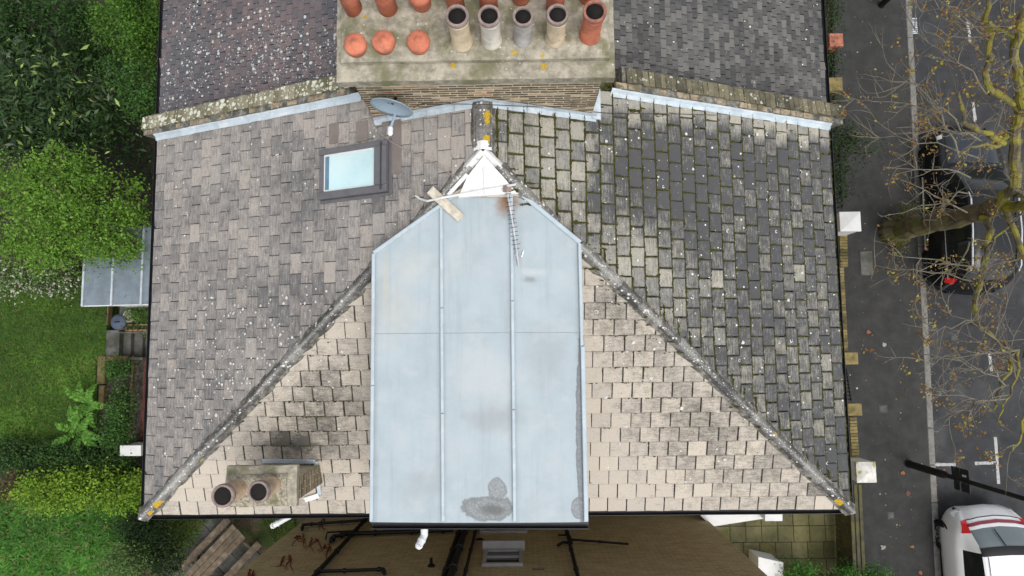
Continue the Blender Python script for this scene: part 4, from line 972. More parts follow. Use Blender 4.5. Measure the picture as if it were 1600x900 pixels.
t0 = at(452, 808, 4.9); flue([Vector((t0.x + .1, YS + .3, 4.8)), t0, at(427, 821, 5.0)], .05, house)

# ================================================================== the brick house to the south
WY = -3.98
sh = empty('brick_house', (0, WY - 3, 0), label='brown brick side wall of the next house with black pipes along the bottom', cat='house')
sx0, sx1 = aty(482, 807, WY).x, aty(1095, 803, WY).x
MB().box(sx0, sx1, WY - 7, WY, 0, 6.1).build('wall', MATS['brick_south'], sh)
rf = MB(); rx0, rx1 = sx0 - .12, sx1 + .12; ry0, ry1 = WY - 7.1, WY + .02; rm = (rx0 + rx1) / 2
rf.add([(rx0, ry0, 6.1), (rx1, ry0, 6.1), (rx1, ry1, 6.1), (rx0, ry1, 6.1), (rm, ry1 - 3.2, 8.3), (rm, ry0, 8.3)], [(0, 1, 5), (1, 2, 4, 5), (2, 3, 4), (3, 0, 5, 4), (0, 3, 2, 1)], (.5, .5, .05)); rf.build('roof', T_EAST, sh, attr=True, uv=True)
def wpt(x, y, o=.07): return aty(x, y, WY + o)
def wpipe(pts, r, name='drain_pipe', o=.07, par=None, joints=True):
    q = [wpt(x, y, o) for x, y in pts]; m = MB(); m.tube(q, r, 10); pipe = m.build(name, MATS['pipe_black'], par or sh)
    if joints:
        for i in range(len(q) - 1):
            L = (q[i + 1] - q[i]).length
            for t in ([.5] if L < 1.2 else [.25, .6, .9]):
                d = (q[i + 1] - q[i]).normalized(); c0 = q[i].lerp(q[i + 1], t); MB().lathe(c0 - d * .03, [(r * 1.05, 0), (r * 1.4, .005), (r * 1.4, .06), (r * 1.05, .065)], 10, axis=d).build('pipe_collar', MATS['pipe_black'], pipe)
def vert(x, y0, y1, o=.07):   # vertical pipe through pixel (x, y0) down to image row y1
    a = wpt(x, y0, o); 
    lo, hi = a.z, a.z
    z_ = a.z
    while proj((a.x, a.y, z_))[1] < y1 and z_ < 6.2: z_ += .05
    return a, Vector((a.x, a.y, z_))
def vpipe(x, y0, r, o=.07):
    a, b_ = vert(x, y0, 925, o); a = Vector((a.x, a.y, .1)); m = MB(); m.tube([a, b_], r, 12); pipe = m.build('drain_pipe', MATS['pipe_black'], sh)
    for z_ in np.arange(1.0, b_.z, 1.15): MB().lathe((a.x, a.y, z_), [(r * 1.05, 0), (r * 1.35, .005), (r * 1.35, .08), (r * 1.05, .085)], 12).build('pipe_collar', MATS['pipe_black'], pipe); 
vpipe(566, 817, .042); vpipe(712, 845, .045); vpipe(716, 861, .062, .11); vpipe(735, 862, .03); vpipe(887, 836, .035)
wpipe([(472, 828), (473, 820), (500, 818), (566, 813)], .03); wpipe([(517, 846), (522, 838), (545, 834), (708, 828)], .045); wpipe([(509, 842), (511, 832), (560, 829)], .018, joints=False)
wpipe([(491, 893), (585, 890), (599, 889), (601, 897)], .03); wpipe([(893, 843), (982, 850)], .022); wpipe([(872, 852), (880, 847), (893, 849), (890, 838)], .03, joints=False); wpipe([(872, 836), (890, 836)], .018, joints=False)
wpipe([(744, 843), (752, 842), (756, 845)], .025, joints=False)
v0 = wpt(674, 885, 0); MB().lathe(v0, [(.07, 0), (.06, .03), (.028, .035), (.028, .16), (.001, .165)], 12, axis=(0, 1, .2)).build('vent_pipe', MATS['pipe_black'], sh)
v0 = wpt(841, 890, 0); MB().box(v0.x - .11, v0.x + .11, WY, WY + .012, v0.z - .03, v0.z + .03).build('air_brick', MATS['frame_grey'], sh)
v0 = wpt(538, 821, 0); MB().box(v0.x - .08, v0.x + .08, WY, WY + .012, v0.z - .04, v0.z + .04).build('air_brick', MATS['rim_dark'], sh)
def wwin(x0, x1, y0, y1, sill=True):
    a, b_ = wpt(x0, y0, 0), wpt(x1, y1, 0); w = empty('window', parent=sh); X0, X1, Z0, Z1 = a.x, b_.x, a.z, b_.z
    m = MB()
    for q in ((X0, X0 + .07, Z0, Z1), (X1 - .07, X1, Z0, Z1), (X0 + .07, X1 - .07, Z1 - .07, Z1), (X0 + .07, X1 - .07, Z0, Z0 + .08), (X0 + .07, X1 - .07, (Z0 + Z1) / 2 - .03, (Z0 + Z1) / 2 + .03)): m.box(q[0], q[1], WY + .002, WY + .055, q[2], q[3])
    m.build('frame', MATS['white_trim'], w)
    MB().box(X0 + .07, X1 - .07, WY + .002, WY + .02, Z0 + .08, (Z0 + Z1) / 2 - .03).build('pane', MATS['glass_dark'], w); MB().box(X0 + .07, X1 - .07, WY + .002, WY + .02, (Z0 + Z1) / 2 + .03, Z1 - .07).build('pane', MATS['glass_dark'], w)
    if sill: MB().obox((X0 - .04, WY + .002, Z0 - .08), (X1 - X0 + .08, 0, 0), (0, .19, -.02), (0, 0, .075), bev=.008).build('sill', MATS['white_trim'], w)
M('white_trim', (.36, .355, .36), rough=.6, var=.12, scale=4, bump=.1)
wwin(757, 817, 862, 885); wwin(757, 824, 800, 833)
# dead creeper on the wall
cr = MB()
for (x, y) in ((505, 812), (470, 835), (492, 840), (448, 868), (395, 893), (512, 850)):
    for b_ in range(4):
        p = [x + random.uniform(-6, 6), y + random.uniform(-4, 4)]; pts = [wpt(p[0], p[1], .012)]
        for k in range(7): p[0] += random.uniform(-5, 4); p[1] += random.uniform(-1, 6); pts.append(wpt(p[0], p[1], .014))
        cr.tube(pts, [.012, .011, .01, .009, .007, .006, .005, .003], 5)
cp = cr.build('creeper', MATS['creeper']); tag(cp, 'leafless red creeper stems clinging to the brown brick wall', 'creeper')
# white rendered front features of the next house
def wslab(name, poly, z0, z1, mat, label, cat, cap=None):
    r = empty(name, (sum(p.x for p in poly) / len(poly), sum(p.y for p in poly) / len(poly), 0), label=label, cat=cat)
    MB().prism([(p.x, p.y) for p in poly], z0, z1).build('wall', MATS[mat], r)
    if cap:
        cx = sum(p.x for p in poly) / len(poly); cy = sum(p.y for p in poly) / len(poly); q = [(cx + (p.x - cx) * cap[0], cy + (p.y - cy) * cap[1]) for p in poly]
        MB().prism(q, z1, z1 + .07).build('coping', MATS[mat], r)
    return r
zw = 1.1
wslab('rendered_wall', [at(1095, 806, zw), at(1112, 823, zw), at(1196, 810, zw), at(1196, 796, zw), at(1095, 790, zw)], 0, zw, 'white_paint', 'white rendered low wall under the front eaves', 'wall')
wslab('white_pillar', [at(1196, 798, 1.35), at(1221, 798, 1.35), at(1221, 813, 1.35), at(1196, 813, 1.35)], 0, 1.3, 'white_paint', 'white pillar at the end of the low wall beside the eaves', 'pillar', (1.08, 1.1))
wslab('white_pillar', [at(1186, 872, .7), at(1222, 880, .7), at(1222, 910, .7), at(1186, 910, .7)], 0, .65, 'white_paint', 'white pillar by the shrubs at the bottom edge', 'pillar', (1.08, 1.1))
# paved front yard
fy = empty('front_yard', (at(1240, 840).x, at(1240, 840).y, 0)); tag(fy, kind='structure')
sheet('yard_base', [(p.x, p.y) for p in (at(1000, 700), at(1335, 700), at(1345, 960), at(1000, 960))], -.012, 'soil')
g0, g1 = at(1090, 772), at(1328, 905); step = .385; y = g0.y; j = 0
while y > g1.y:
    x = g0.x - random.uniform(0, .1)
    while x < g1.x:
        ex = min(x + step, g1.x); k = random.uniform(.75, 1.25)
        if ex - x > .08: MB().obox((x + .006, y - step + .006, -.05), (ex - x - .012, 0, 0), (0, step - .012, 0), (0, 0, .052 + random.uniform(0, .006)), (k, k, k * random.uniform(.8, 1.05)), bev=.006).build('paving_slab', MATS['flag'], fy, attr=True)
        x += step
    y -= step; j += 1

# ================================================================== street boundary
M('cap_mossy', (.55, .54, .50), var=.2, scale=8, col2=(.28, .25, .10), c2=(.5, .62), c2scale=4)
def pier(px, py, w, z, mat, label, body='brick_yellow', pyramid=False, cat='gate pier', depth=None):
    c0 = at(px, py, z); r = empty('gate_pier', (c0.x, c0.y, 0), label=label, cat=cat); h = w / 2; hd = (depth or w) / 2
    if body.startswith('brick'):
        zz = 0.0; n = int((z - .08) / .075)
        m = MB(); m.box(c0.x - h + .022, c0.x + h - .022, c0.y - hd + .022, c0.y + hd - .022, 0, z - .08); m.build('core', MATS['joint'], r)
        for k in range(n):
            for (dx, dy, L) in ((1, 0, w), (0, 1, depth or w)):
                for sg in (-1, 1):
                    off = 0 if (k + dx) % 2 else .11; a = -L / 2 + .012 - off
                    while a < L / 2 - .02:
                        e = min(a + .212, L / 2 - .012); a2 = max(a, -L / 2 + .012)
                        if e - a2 > .03 and k >= n - 5:
                            t = random.uniform(.6, 1.25)
                            o = Vector((c0.x + (a2 if dx else sg * (h - .022)), c0.y + (sg * (hd - .022) if dx else a2), k * .075)); 
                            MB().obox(o, (e - a2, 0, 0) if dx else (0, e - a2, 0), (0, 0, .063), (0, sg * .02, 0) if dx else (sg * .02, 0, 0), (t, t, t), bev=.004).build('brick', MATS[body], r, attr=True)
                        a += .224
        if n > 5: MB().box(c0.x - h, c0.x + h, c0.y - hd, c0.y + hd, 0, (n - 5) * .075 - .01).build('lower_brickwork', MATS['brick_east'], r)
    else: MB().box(c0.x - h, c0.x + h, c0.y - hd, c0.y + hd, 0, z - .08).build('shaft', MATS[body], r)
    W = h * 1.08; D = hd * 1.08; m = MB()
    if pyramid:
        m.add([(c0.x - W, c0.y - D, z - .08), (c0.x + W, c0.y - D, z - .08), (c0.x + W, c0.y + D, z - .08), (c0.x - W, c0.y + D, z - .08), (c0.x - W, c0.y - D, z - .01), (c0.x + W, c0.y - D, z - .01), (c0.x + W, c0.y + D, z - .01), (c0.x - W, c0.y + D, z - .01), (c0.x, c0.y, z + .07)],
              [(0, 3, 2, 1), (0, 1, 5, 4), (1, 2, 6, 5), (2, 3, 7, 6), (3, 0, 4, 7), (4, 5, 8), (5, 6, 8), (6, 7, 8), (7, 4, 8)])
    else: m.obox((c0.x - W, c0.y - D, z - .078), (2 * W, 0, 0), (0, 2 * D, 0), (0, 0, .078), bev=.01, col=(1, 1, 1))
    m.build('cap', MATS[mat], r, attr=(mat.startswith('brick'))); return r
pier(1307, 62, .30, 1.3, 'brick_red', 'red brick gate pier beside the adjoining front hedge', 'brick_red'); pier(1306, 131, .30, 1.3, 'brick_yellow', 'yellow brick pier below the red one')
pier(1329, 346, .44, 1.55, 'white_paint', 'gate pier with white pyramid cap beside the tree trunk', 'white_paint', True, depth=.42)
pier(1328, 560, .36, 1.0, 'brick_yellow', 'short yellow brick pier above the iron gate', depth=.26); pier(1336, 640, .30, 1.0, 'brick_yellow', 'short yellow brick pier below the iron gate', depth=.26)
pier(1354, 738, .40, 1.5, 'cap_mossy', 'white painted gate pier with mossy cap near the lamp post', 'white_paint', True, depth=.42)
def gwall(x0, y0, x1, y1, w, z, label, mat='brick_yellow', name='garden_wall'):
    a, b_ = at(x0, y0, z), at(x1, y1, z); d = b_ - a; L = d.length; d.normalize(); n = Vector((-d.y, d.x, 0)) * w
    r = empty(name, ((a.x + b_.x) / 2, (a.y + b_.y) / 2, 0), label=label, cat='wall'); m = MB(); o = a - n / 2; m.obox((o.x, o.y, 0), d * L, n, (0, 0, z - .07)); m.build('wall', MATS['brick_east'], r)
    s_ = 0
    while s_ < L - .02:       # brick-on-edge coping
        q = a + d * s_ - n * .53; t = random.uniform(.6, 1.25); MB().obox((q.x, q.y, z - .07), d * min(.066, L - s_), n * 1.06, (0, 0, .068 + random.uniform(0, .008)), (t, t, t), bev=.004).build('coping_brick', MATS[mat], r, attr=True); s_ += .074
    return r
gwall(1318, 366, 1319, 416, .17, .85, 'short yellow brick wall below the white pyramid pier'); gwall(1313, 418, 1320, 552, .16, .8, 'long mossy yellow brick wall beside the pavement'); gwall(1333, 652, 1337, 716, .16, .85, 'mossy yellow brick wall above the white gate pier')
MB_ = wslab('stone_ledge', [at(1303, 352, .6), at(1313, 352, .6), at(1313, 416, .6), at(1303, 416, .6)], 0, .6, 'flag', 'olive stone ledge between the wall and the eaves', 'ledge')
gwall(1322, 648, 1327, 716, .22, .75, 'olive brick wall close under the eaves above the white pier')
def railing(x0, y0, x1, y1, z, label, name='iron_railing', n=9, cat='railing', boards=False):
    a, b_ = at(x0, y0, z), at(x1, y1, z); r = empty(name, ((a.x + b_.x) / 2, (a.y + b_.y) / 2, 0), label=label, cat=cat); d = b_ - a
    MB().tube([a, b_], .02, 6).build('rail', MATS['iron_black'], r); lo = Vector((0, 0, z * .75)); MB().tube([a - lo, b_ - lo], .018, 6).build('rail', MATS['iron_black'], r)
    for k in range(n):
        q = a + d * ((k + .5) / n); MB().tube([(q.x, q.y, .08), (q.x, q.y, z + .06)], .011, 6).build('bar', MATS['iron_black'], r)
railing(1303, 80, 1304, 122, .95, 'black iron railing between the two brick piers', n=8); railing(1302, 145, 1308, 205, .95, 'black iron railing beside the parapet end', n=10)
railing(1322, 575, 1330, 627, .95, 'black iron gate between the short brick piers', 'iron_gate', 9, 'gate'); railing(1310, 225, 1316, 325, .95, 'black iron railing behind the ivy', n=14)
# timber fence panel below the white pier
fn = empty('timber_fence', at(1338, 830, 0), label='dark mossy timber fence along the front yard', cat='fence')
M('wood_moss', (.062, .055, .03), var=.4, scale=8, col2=(.09, .085, .025), c2=(.45, .65), c2scale=3)
for k in range(3):
    a, b_ = at(1329 + k * 7, 757, .9 + .0 * k), at(1336 + k * 7, 905, .9); MB().obox(a - Vector((.03, 0, .03)), b_ - a, (.075, 0, 0), (0, 0, .035), bev=.005).build('rail', MATS['wood_moss'], fn)
fa, fb = at(1329, 757, .86), at(1336, 905, .86); fd = (fb - fa); fl = fd.length; fd.normalize(); q = 0.0
while q < fl:
    a = fa + fd * q; MB().obox((a.x - .01, a.y, .03), fd * .105, (.02, 0, 0), (0, 0, .8 + random.uniform(-.02, .02)), bev=.003).build('board', MATS['wood_moss'], fn); q += .118
sheet('gutter_channel', [(p.x, p.y) for p in (at(1290, -60), at(1318, -60), at(1316, 420), at(1330, 700), at(1345, 800), at(1300, 790), at(1285, 400))], -.008, 'soil')
# wheeled bins under the eaves
M('bin_blue', (.06, .08, .12), rough=.5, var=.15); M('bin_green', (.10, .26, .13), rough=.5, var=.1)
for (x, y, m_, lb) in ((1304, 433, 'bin_blue', 'blue grey bin lid behind the long brick wall'), (1306, 462, 'bin_blue', 'second blue grey bin lid behind the long brick wall'), (1308, 505, 'bin_green', 'green bin edge peeping from under the eaves')):
    c0 = at(x, y, 1.05); r = empty('wheeled_bin', (c0.x, c0.y, 0), label=lb, cat='bin'); wb = .5 if m_ == 'bin_blue' else .16
    MB().add([(c0.x - .42, c0.y - .2, .05), (c0.x - .03, c0.y - .2, .05), (c0.x - .03, c0.y + .2, .05), (c0.x - .42, c0.y + .2, .05), (c0.x - .48, c0.y - .24, 1), (c0.x + .02, c0.y - .24, 1), (c0.x + .02, c0.y + .24, 1), (c0.x - .48, c0.y + .24, 1)], [(0, 3, 2, 1), (4, 5, 6, 7), (0, 1, 5, 4), (1, 2, 6, 5), (2, 3, 7, 6), (3, 0, 4, 7)]).build('body', MATS[m_], r)
    MB().obox((c0.x - .5, c0.y - .255, 1.0), (.55, 0, 0), (0, .51, 0), (0, 0, .06), bev=.02).build('lid', MATS[m_], r)
    for sg in (-1, 1): MB().lathe((c0.x - .4, c0.y + sg * .2, .1), [(.001, 0), (.1, 0), (.1, .04), (.001, .04)], 12, axis=(0, 1, 0)).build('wheel', MATS['iron_black'], r)

# ================================================================== back garden
lt = empty('lean_to', (XL - .5, at(180, 420, 2.5).y, 0), label='lean-to with grey metal seamed roof half under the pale tree', cat='lean-to')
lz = 2.5; l0, l1 = at(127, 479, lz), at(262, 355, lz); lz2 = .25
def lp(x, y): return lz + (x - l0.x) / (l1.x - l0.x) * lz2
M('lead_sheet', (.155, .19, .22), rough=.45, var=.2, scale=4, spec=.5, col2=(.07, .075, .08), c2=(.62, .70), c2scale=2.4)
MB().prism([(l0.x + .08, l0.y + .08), (l1.x, l0.y + .08), (l1.x, l1.y - .05), (l0.x + .08, l1.y - .05)], 0, lambda x, y: lp(x, y) - .1).build('wall', MATS['white_paint'], lt)
MB().prism([(l0.x, l0.y), (l1.x, l0.y), (l1.x, l1.y), (l0.x, l1.y)], lambda x, y: lp(x, y) - .1, lambda x, y: lp(x, y) - .004).build('fascia', MATS['white_paint'], lt)
sx = [l0.x] + [at(x, 420, lz + .1).x for x in (177, 227)] + [l1.x]
for k in range(3): MB().prism([(sx[k] + .012, l0.y + .02), (sx[k + 1] - .012, l0.y + .02), (sx[k + 1] - .012, l1.y), (sx[k] + .012, l1.y)], lambda x, y: lp(x, y) - .003, lambda x, y: lp(x, y) + .006).build('roof_sheet', MATS['lead_sheet'], lt)
for k in range(3): MB().obox((sx[k] - .022 + (.03 if k == 0 else 0), l0.y + .005, lp(sx[k], 0) - .003), (.045, 0, 0), (0, l1.y - l0.y, 0), (0, 0, .045), bev=.01).build('seam', MATS['lead'], lt)
# steps down from the lawn to the path
st = empty('garden_steps', at(195, 540, 0), label='stone steps between lawn and path below the lean-to', cat='steps')
for (x0, x1, zt, k) in ((164, 187, LZ + .02, 0), (187, 205, .3, 1), (205, 223, .15, 2)):
    a, b_ = at(x0, 558, zt), at(x1, 517, zt); MB().obox((a.x, a.y, -.02), (b_.x - a.x, 0, 0), (0, b_.y - a.y, 0), (0, 0, zt + .02), bev=.012).build('step', MATS['concrete'], st)
for (y0, y1) in ((519, 515), (563, 558)):
    a, b_ = at(166, y0, .5), at(222, y1, .5); MB().obox((a.x, a.y, 0), (b_.x - a.x, 0, 0), (0, b_.y - a.y, 0), (0, 0, .5), bev=.01).build('side_wall', MATS['brick_dk'] if 'brick_dk' in MATS else MATS['concrete'], st)
rw = empty('retaining_wall', at(205, 630, 0), label='low mossy brick retaining wall beside the red path', cat='wall')
M('brick_moss', (.15, .115, .07), var=.35, scale=6, attr=True, col2=(.09, .085, .035), c2=(.45, .65), c2scale=3)
a, b_ = at(199, 706, .5), at(208, 561, .5); MB().box(a.x + .01, b_.x - .01, a.y, b_.y, 0, .42).build('wall', MATS['mortar'], rw); y = a.y
while y < b_.y:
    t = random.uniform(.7, 1.25); MB().obox((a.x + random.uniform(-.008, .008), y, .42), (b_.x - a.x, 0, 0), (0, .1, 0), (0, 0, .075), (t, t, t), bev=.006).build('coping_brick', MATS['brick_moss'], rw, attr=True); y += .11
rw2 = empty('bed_edging', at(160, 590, LZ), label='mossy stone edging along the lawn beside the bed', cat='edging')
for (x0, y0, x1, y1) in ((150, 556, 164, 600), (152, 602, 162, 640), (165, 556, 200, 564), (165, 474, 169, 508)):
    a, b_ = at(x0, y1, LZ + .08), at(x1, y0, LZ + .08); MB().obox((a.x, a.y, LZ - .1), (b_.x - a.x, 0, 0), (0, b_.y - a.y, 0), (0, 0, .17), (1, .9, .7), bev=.015).build('edging_stone', MATS['brick_moss'], rw2, attr=True)
pt = empty('red_path', at(230, 600, 0)); tag(pt, kind='structure')
for (x0, x1, m_) in ((219, 226, 'red_tile'), (226.5, 232, 'concrete'), (232.5, 243, 'red_tile')):
    y = 692
    while y > 522:
        a, b_ = at(x0, y, .02), at(x1, y - 14, .02); MB().obox((a.x, a.y + .004, -.02), (b_.x - a.x, 0, 0), (0, b_.y - a.y - .008, 0), (0, 0, .035 + random.uniform(0, .004)), bev=.004).build('path_tile', MATS[m_], pt); y -= 14
wt = wslab('white_box', [at(191, 711, .9), at(222, 711, .9), at(222, 696, .9), at(191, 696, .9)], .3, .9, 'white_paint', 'white box lid at the end of the red path', 'box', (1.05, 1.08))
# plant trough, pot and dustbin lid
pl = empty('plant_trough', at(215, 511, .5), label='orange terracotta trough planter above the steps', cat='planter'); a, b_ = at(195, 517, .75), at(235, 506, .75); w_ = .03
for q in ((a.x, b_.x, a.y, a.y + w_), (a.x, b_.x, b_.y - w_, b_.y), (a.x, a.x + w_, a.y + w_, b_.y - w_), (b_.x - w_, b_.x, a.y + w_, b_.y - w_)): MB().obox((q[0], q[2], .5), (q[1] - q[0], 0, 0), (0, q[3] - q[2], 0), (0, 0, .25), bev=.006).build('side', MATS['terracotta_pale'] if 'terracotta_pale' in MATS else M('terracotta_pale', (.36, .19, .11), var=.2), pl)
MB().box(a.x + w_, b_.x - w_, a.y + w_, b_.y - w_, .5, .70).build('soil', MATS['soil'], pl)
MB().box(a.x - .3, b_.x + .3, a.y - .05, b_.y + .6, 0, .5).build('plinth', MATS['concrete'], pl)
c0 = at(182, 503, .95); bn = empty('dustbin', (c0.x, c0.y, 0), label='dark grey round dustbin lid beside the lawn', cat='bin')
MB().lathe((c0.x, c0.y, 0), [(.15, .3), (.17, .85)], 20).build('body', MATS['frame_grey'], bn); MB().lathe((c0.x, c0.y, .85), [(.185, 0), (.185, .03), (.15, .06), (.04, .08), (.001, .08)], 22).build('lid', MATS['bin_blue'], bn, smooth=False)
MB().obox((c0.x - .06, c0.y - .012, .92), (.12, 0, 0), (0, .024, 0), (0, 0, .03)).build('handle', MATS['iron_black'], bn)
c0 = at(202, 494, .85); fp = empty('flower_pot', (c0.x, c0.y, .5), label='pale stone flower pot beside the dustbin', cat='flower pot'); MB().lathe((c0.x, c0.y, .5), [(.09, 0), (.13, .3), (.15, .31), (.15, .37), (.12, .37), (.11, .3), (.001, .3)], 18).build('pot', MATS['flaunching'], fp)
# picnic table
def pq(x, y, z): return at(220 + x / 6.154, 780 + y / 6.154, z)
tb = empty('picnic_table', pq(800, 500, 0), label='weathered wooden picnic table on concrete paving below the small chimney', cat='picnic table')
dirv = (pq(450, 738, .74) - pq(905, 262, .74)); dirv.z = 0; dirv.normalize(); pv = Vector((-dirv.y, dirv.x, 0)); 
if pv.x < 0: pv = -pv
def board(x, y, z, w, L, name, t=.045, par=None):
    a = pq(x, y, z); m = MB(); m.obox((a.x, a.y, z - t), pv * w, dirv * L, (0, 0, t), bev=.006); m.build(name, MATS['wood_grey'], par or tb)
a0 = pq(880, 240, .74); wd = .145
tt = empty('tabletop', parent=tb); 
for k in range(3):
    q = a0 + pv * (k * (wd + .008)); m = MB(); m.obox((q.x, q.y, .695), pv * wd, dirv * 1.6, (0, 0, .045), bev=.006); m.build('board', MATS['wood_grey'], tt)
for (x, y) in ((820, 165), (1115, 400)):
    q = pq(x, y, .45); m = MB(); m.obox((q.x, q.y, .405), pv * .17, dirv * 1.6, (0, 0, .045), bev=.006); m.build('seat', MATS['wood_grey'], tb)
for s_ in (.22, 1.35):
    q = a0 + dirv * s_ + pv * .22; e1 = pq(820, 165, .4) + dirv * s_; e2 = pq(1115, 400, .4) + dirv * (s_) + pv * .17
    MB().tube([Vector((e1.x, e1.y, .37)), Vector((e2.x, e2.y, .37))], .035, 4).build('cross_beam', MATS['wood_grey'], tb)
    for sg in (-1, 1): MB().tube([Vector((q.x, q.y, .69)) + pv * sg * .12, Vector((q.x, q.y, .0)) + pv * sg * .42], .035, 4).build('leg', MATS['wood_grey'], tb)
pav = empty('concrete_paving', pq(800, 500, 0)); tag(pav, kind='structure')
for k in range(5):
    for j in range(4):
        q = pq(700, 130, 0) + pv * (j * .46 - .0) + dirv * (k * .46 - .1)
        if j == 3 and k > 2: continue
        MB().obox((q.x, q.y, -.03), pv * .45, dirv * .45, (0, 0, .055 + random.uniform(0, .01)), bev=.006).build('paving_slab', MATS['concrete'], pav)

# ================================================================== plants
def bl(px, py, z, rx, ry, rz, n): p = at(px, py, z); return ((p.x, p.y, p.z), (rx, ry, rz), n)
plant('spreading_tree', 'pale fresh green tree half covering the lean-to roof', 'tree',
      [bl(105, 335, 3.1, 1.25, 1.05, 1.0, 6500), bl(55, 300, 2.9, .9, .8, .8, 3600), bl(160, 370, 3.0, .75, .6, .6, 2300), bl(110, 265, 2.9, .75, .45, .6, 2000), bl(40, 385, 2.6, .9, .55, .7, 2600), bl(85, 400, 3.0, .6, .4, .4, 1300), bl(205, 300, 2.5, .35, .3, .3, 400), bl(190, 388, 3.0, .5, .3, .35, 1000), bl(195, 335, 2.9, .5, .35, .5, 1400), bl(-40, 330, 2.8, .9, .9, .9, 3500), bl(150, 285, 2.9, .5, .3, .4, 900)],
      ((.075, .18, .018), (.20, .36, .05)), .06, .6, ground=LZ, shell=.5, c3=(.12, .11, .05), pc=.05, lump=.6, cluster=22)
plant('rhododendron', 'dark evergreen shrub with long leaves and pale new tips above the pale tree', 'shrub',
      [bl(75, 165, 2.2, 1.35, 1.0, 1.1, 3000), bl(20, 130, 2.1, .9, .8, .9, 1500), bl(140, 180, 2.0, .75, .7, .8, 1300), bl(60, 215, 1.8, 1.2, .5, .8, 1500), bl(-30, 190, 2, .8, .9, .9, 800)],
      ((.014, .034, .011), (.04, .08, .022)), .17, .3, mat='leaf_gloss', ground=0, c3=(.26, .36, .09), pc=.07, shell=.25)
plant('garden_thicket', 'tangled dark green shrubs in the top left corner', 'shrub',
      [bl(30, 30, 1.8, .9, .8, .8, 4000), bl(120, 30, 1.7, .8, .6, .7, 3500), bl(140, 90, 1.3, .7, .5, .6, 2200), bl(30, 75, 1.5, .8, .4, .6, 2500), bl(-60, 50, 1.6, .9, .9, .8, 2000)], ((.012, .036, .008), (.055, .13, .028)), .075, .5, ground=0, shell=.5, lump=.6, cluster=24)
plant('leafy_shrub', 'bright green shrub against the gutter of the adjoining house', 'shrub',
      [bl(222, 25, 2.6, .5, .6, .7, 3500), bl(228, 75, 2.4, .35, .5, .6, 2200), bl(185, 40, 2.1, .55, .6, .6, 2200)], ((.035, .095, .012), (.12, .25, .03)), .065, .55, ground=0, shell=.35)
plant('leafy_shrub', 'mid green shrub beside the parapet end at the left', 'shrub',
      [bl(222, 145, 2.2, .5, .6, .6, 2600), bl(195, 115, 1.8, .5, .4, .5, 1600), bl(232, 175, 2.0, .3, .35, .5, 800)], ((.035, .09, .022), (.10, .22, .045)), .06, .55, ground=0, shell=.4)
# fallen log and bare twigs in the thicket
lg = MB(); lg.tube([at(25, 15, .8), at(50, 40, .7), at(75, 65, .5), at(95, 90, .2)], [.09, .1, .1, .07], 8); tag(lg.build('fallen_log', MATS['bark']), 'brown leaning log among the shrubs at top left', 'log')
plant('flowering_shrub', 'shrub dotted with white blossom at the top of the lawn', 'shrub', [bl(35, 437, 1.4, .9, .35, .5, 3200), bl(90, 440, 1.3, .5, .3, .45, 1800)], ((.05, .11, .02), (.12, .21, .05)), .06, .6, ground=LZ, c3=(.62, .60, .50), pc=.28)
plant('low_shrubs', 'dark green planting strip below the upper lawn', 'shrub', [bl(30, 712, .75, .8, .35, .4, 3200), bl(110, 712, .75, .8, .33, .4, 3200), bl(180, 722, .7, .5, .32, .35, 1700)], ((.02, .055, .014), (.065, .14, .03)), .06, .5, ground=LZ - .07)
plant('golden_hedge', 'yellow green clipped hedge between the two lawns', 'hedge', [bl(65 + 32 * i, 763 + 4 * math.sin(i * 2), .95, .5, .42, .55, 2100) for i in range(6)], ((.12, .24, .018), (.28, .42, .045)), .06, .65, ground=LZ - .07, c3=(.05, .12, .015), pc=.16, lump=.35)
plant('dry_shrub', 'small brownish shrub at the left end of the hedge', 'shrub', [bl(25, 758, .8, .3, .3, .4, 700)], ((.09, .07, .03), (.16, .12, .05)), .06, .5, ground=LZ)
plant('pale_bush', 'pale grey green bush at the bottom left', 'bush', [bl(200, 876, 1.5, .42, .36, .6, 3200)], ((.06, .12, .03), (.18, .27, .09)), .05, .5, ground=0, shell=.2)
plant('dark_bush', 'very dark green bush below the corner of the roof', 'bush', [bl(238, 850, 1.0, .5, .6, .6, 2800), bl(262, 870, 1.0, .35, .45, .5, 1500), bl(215, 822, .9, .35, .3, .4, 1200)], ((.010, .026, .008), (.035, .07, .02)), .055, .5, ground=0)
plant('bed_shrub', 'leafy green plants in the bed beside the steps', 'shrub', [bl(184, 578, .85, .24, .2, .3, 1100), bl(188, 640, .85, .24, .5, .3, 1800), bl(180, 680, .8, .3, .3, .28, 1100)], ((.03, .085, .016), (.09, .2, .04)), .055, .55, ground=LZ - .06)
plant('trough_plants', 'green shrub beside the trough under the lean-to edge', 'shrub', [bl(222, 492, .95, .3, .12, .25, 900)], ((.04, .10, .015), (.12, .24, .04)), .05, .55, ground=.5)
plant('trough_seedlings', 'dark small leaves growing in the orange trough', 'plant', [bl(215, 511, .74, .27, .05, .1, 260)], ((.03, .05, .015), (.12, .12, .04)), .04, .55, ground=.7, stems=False)
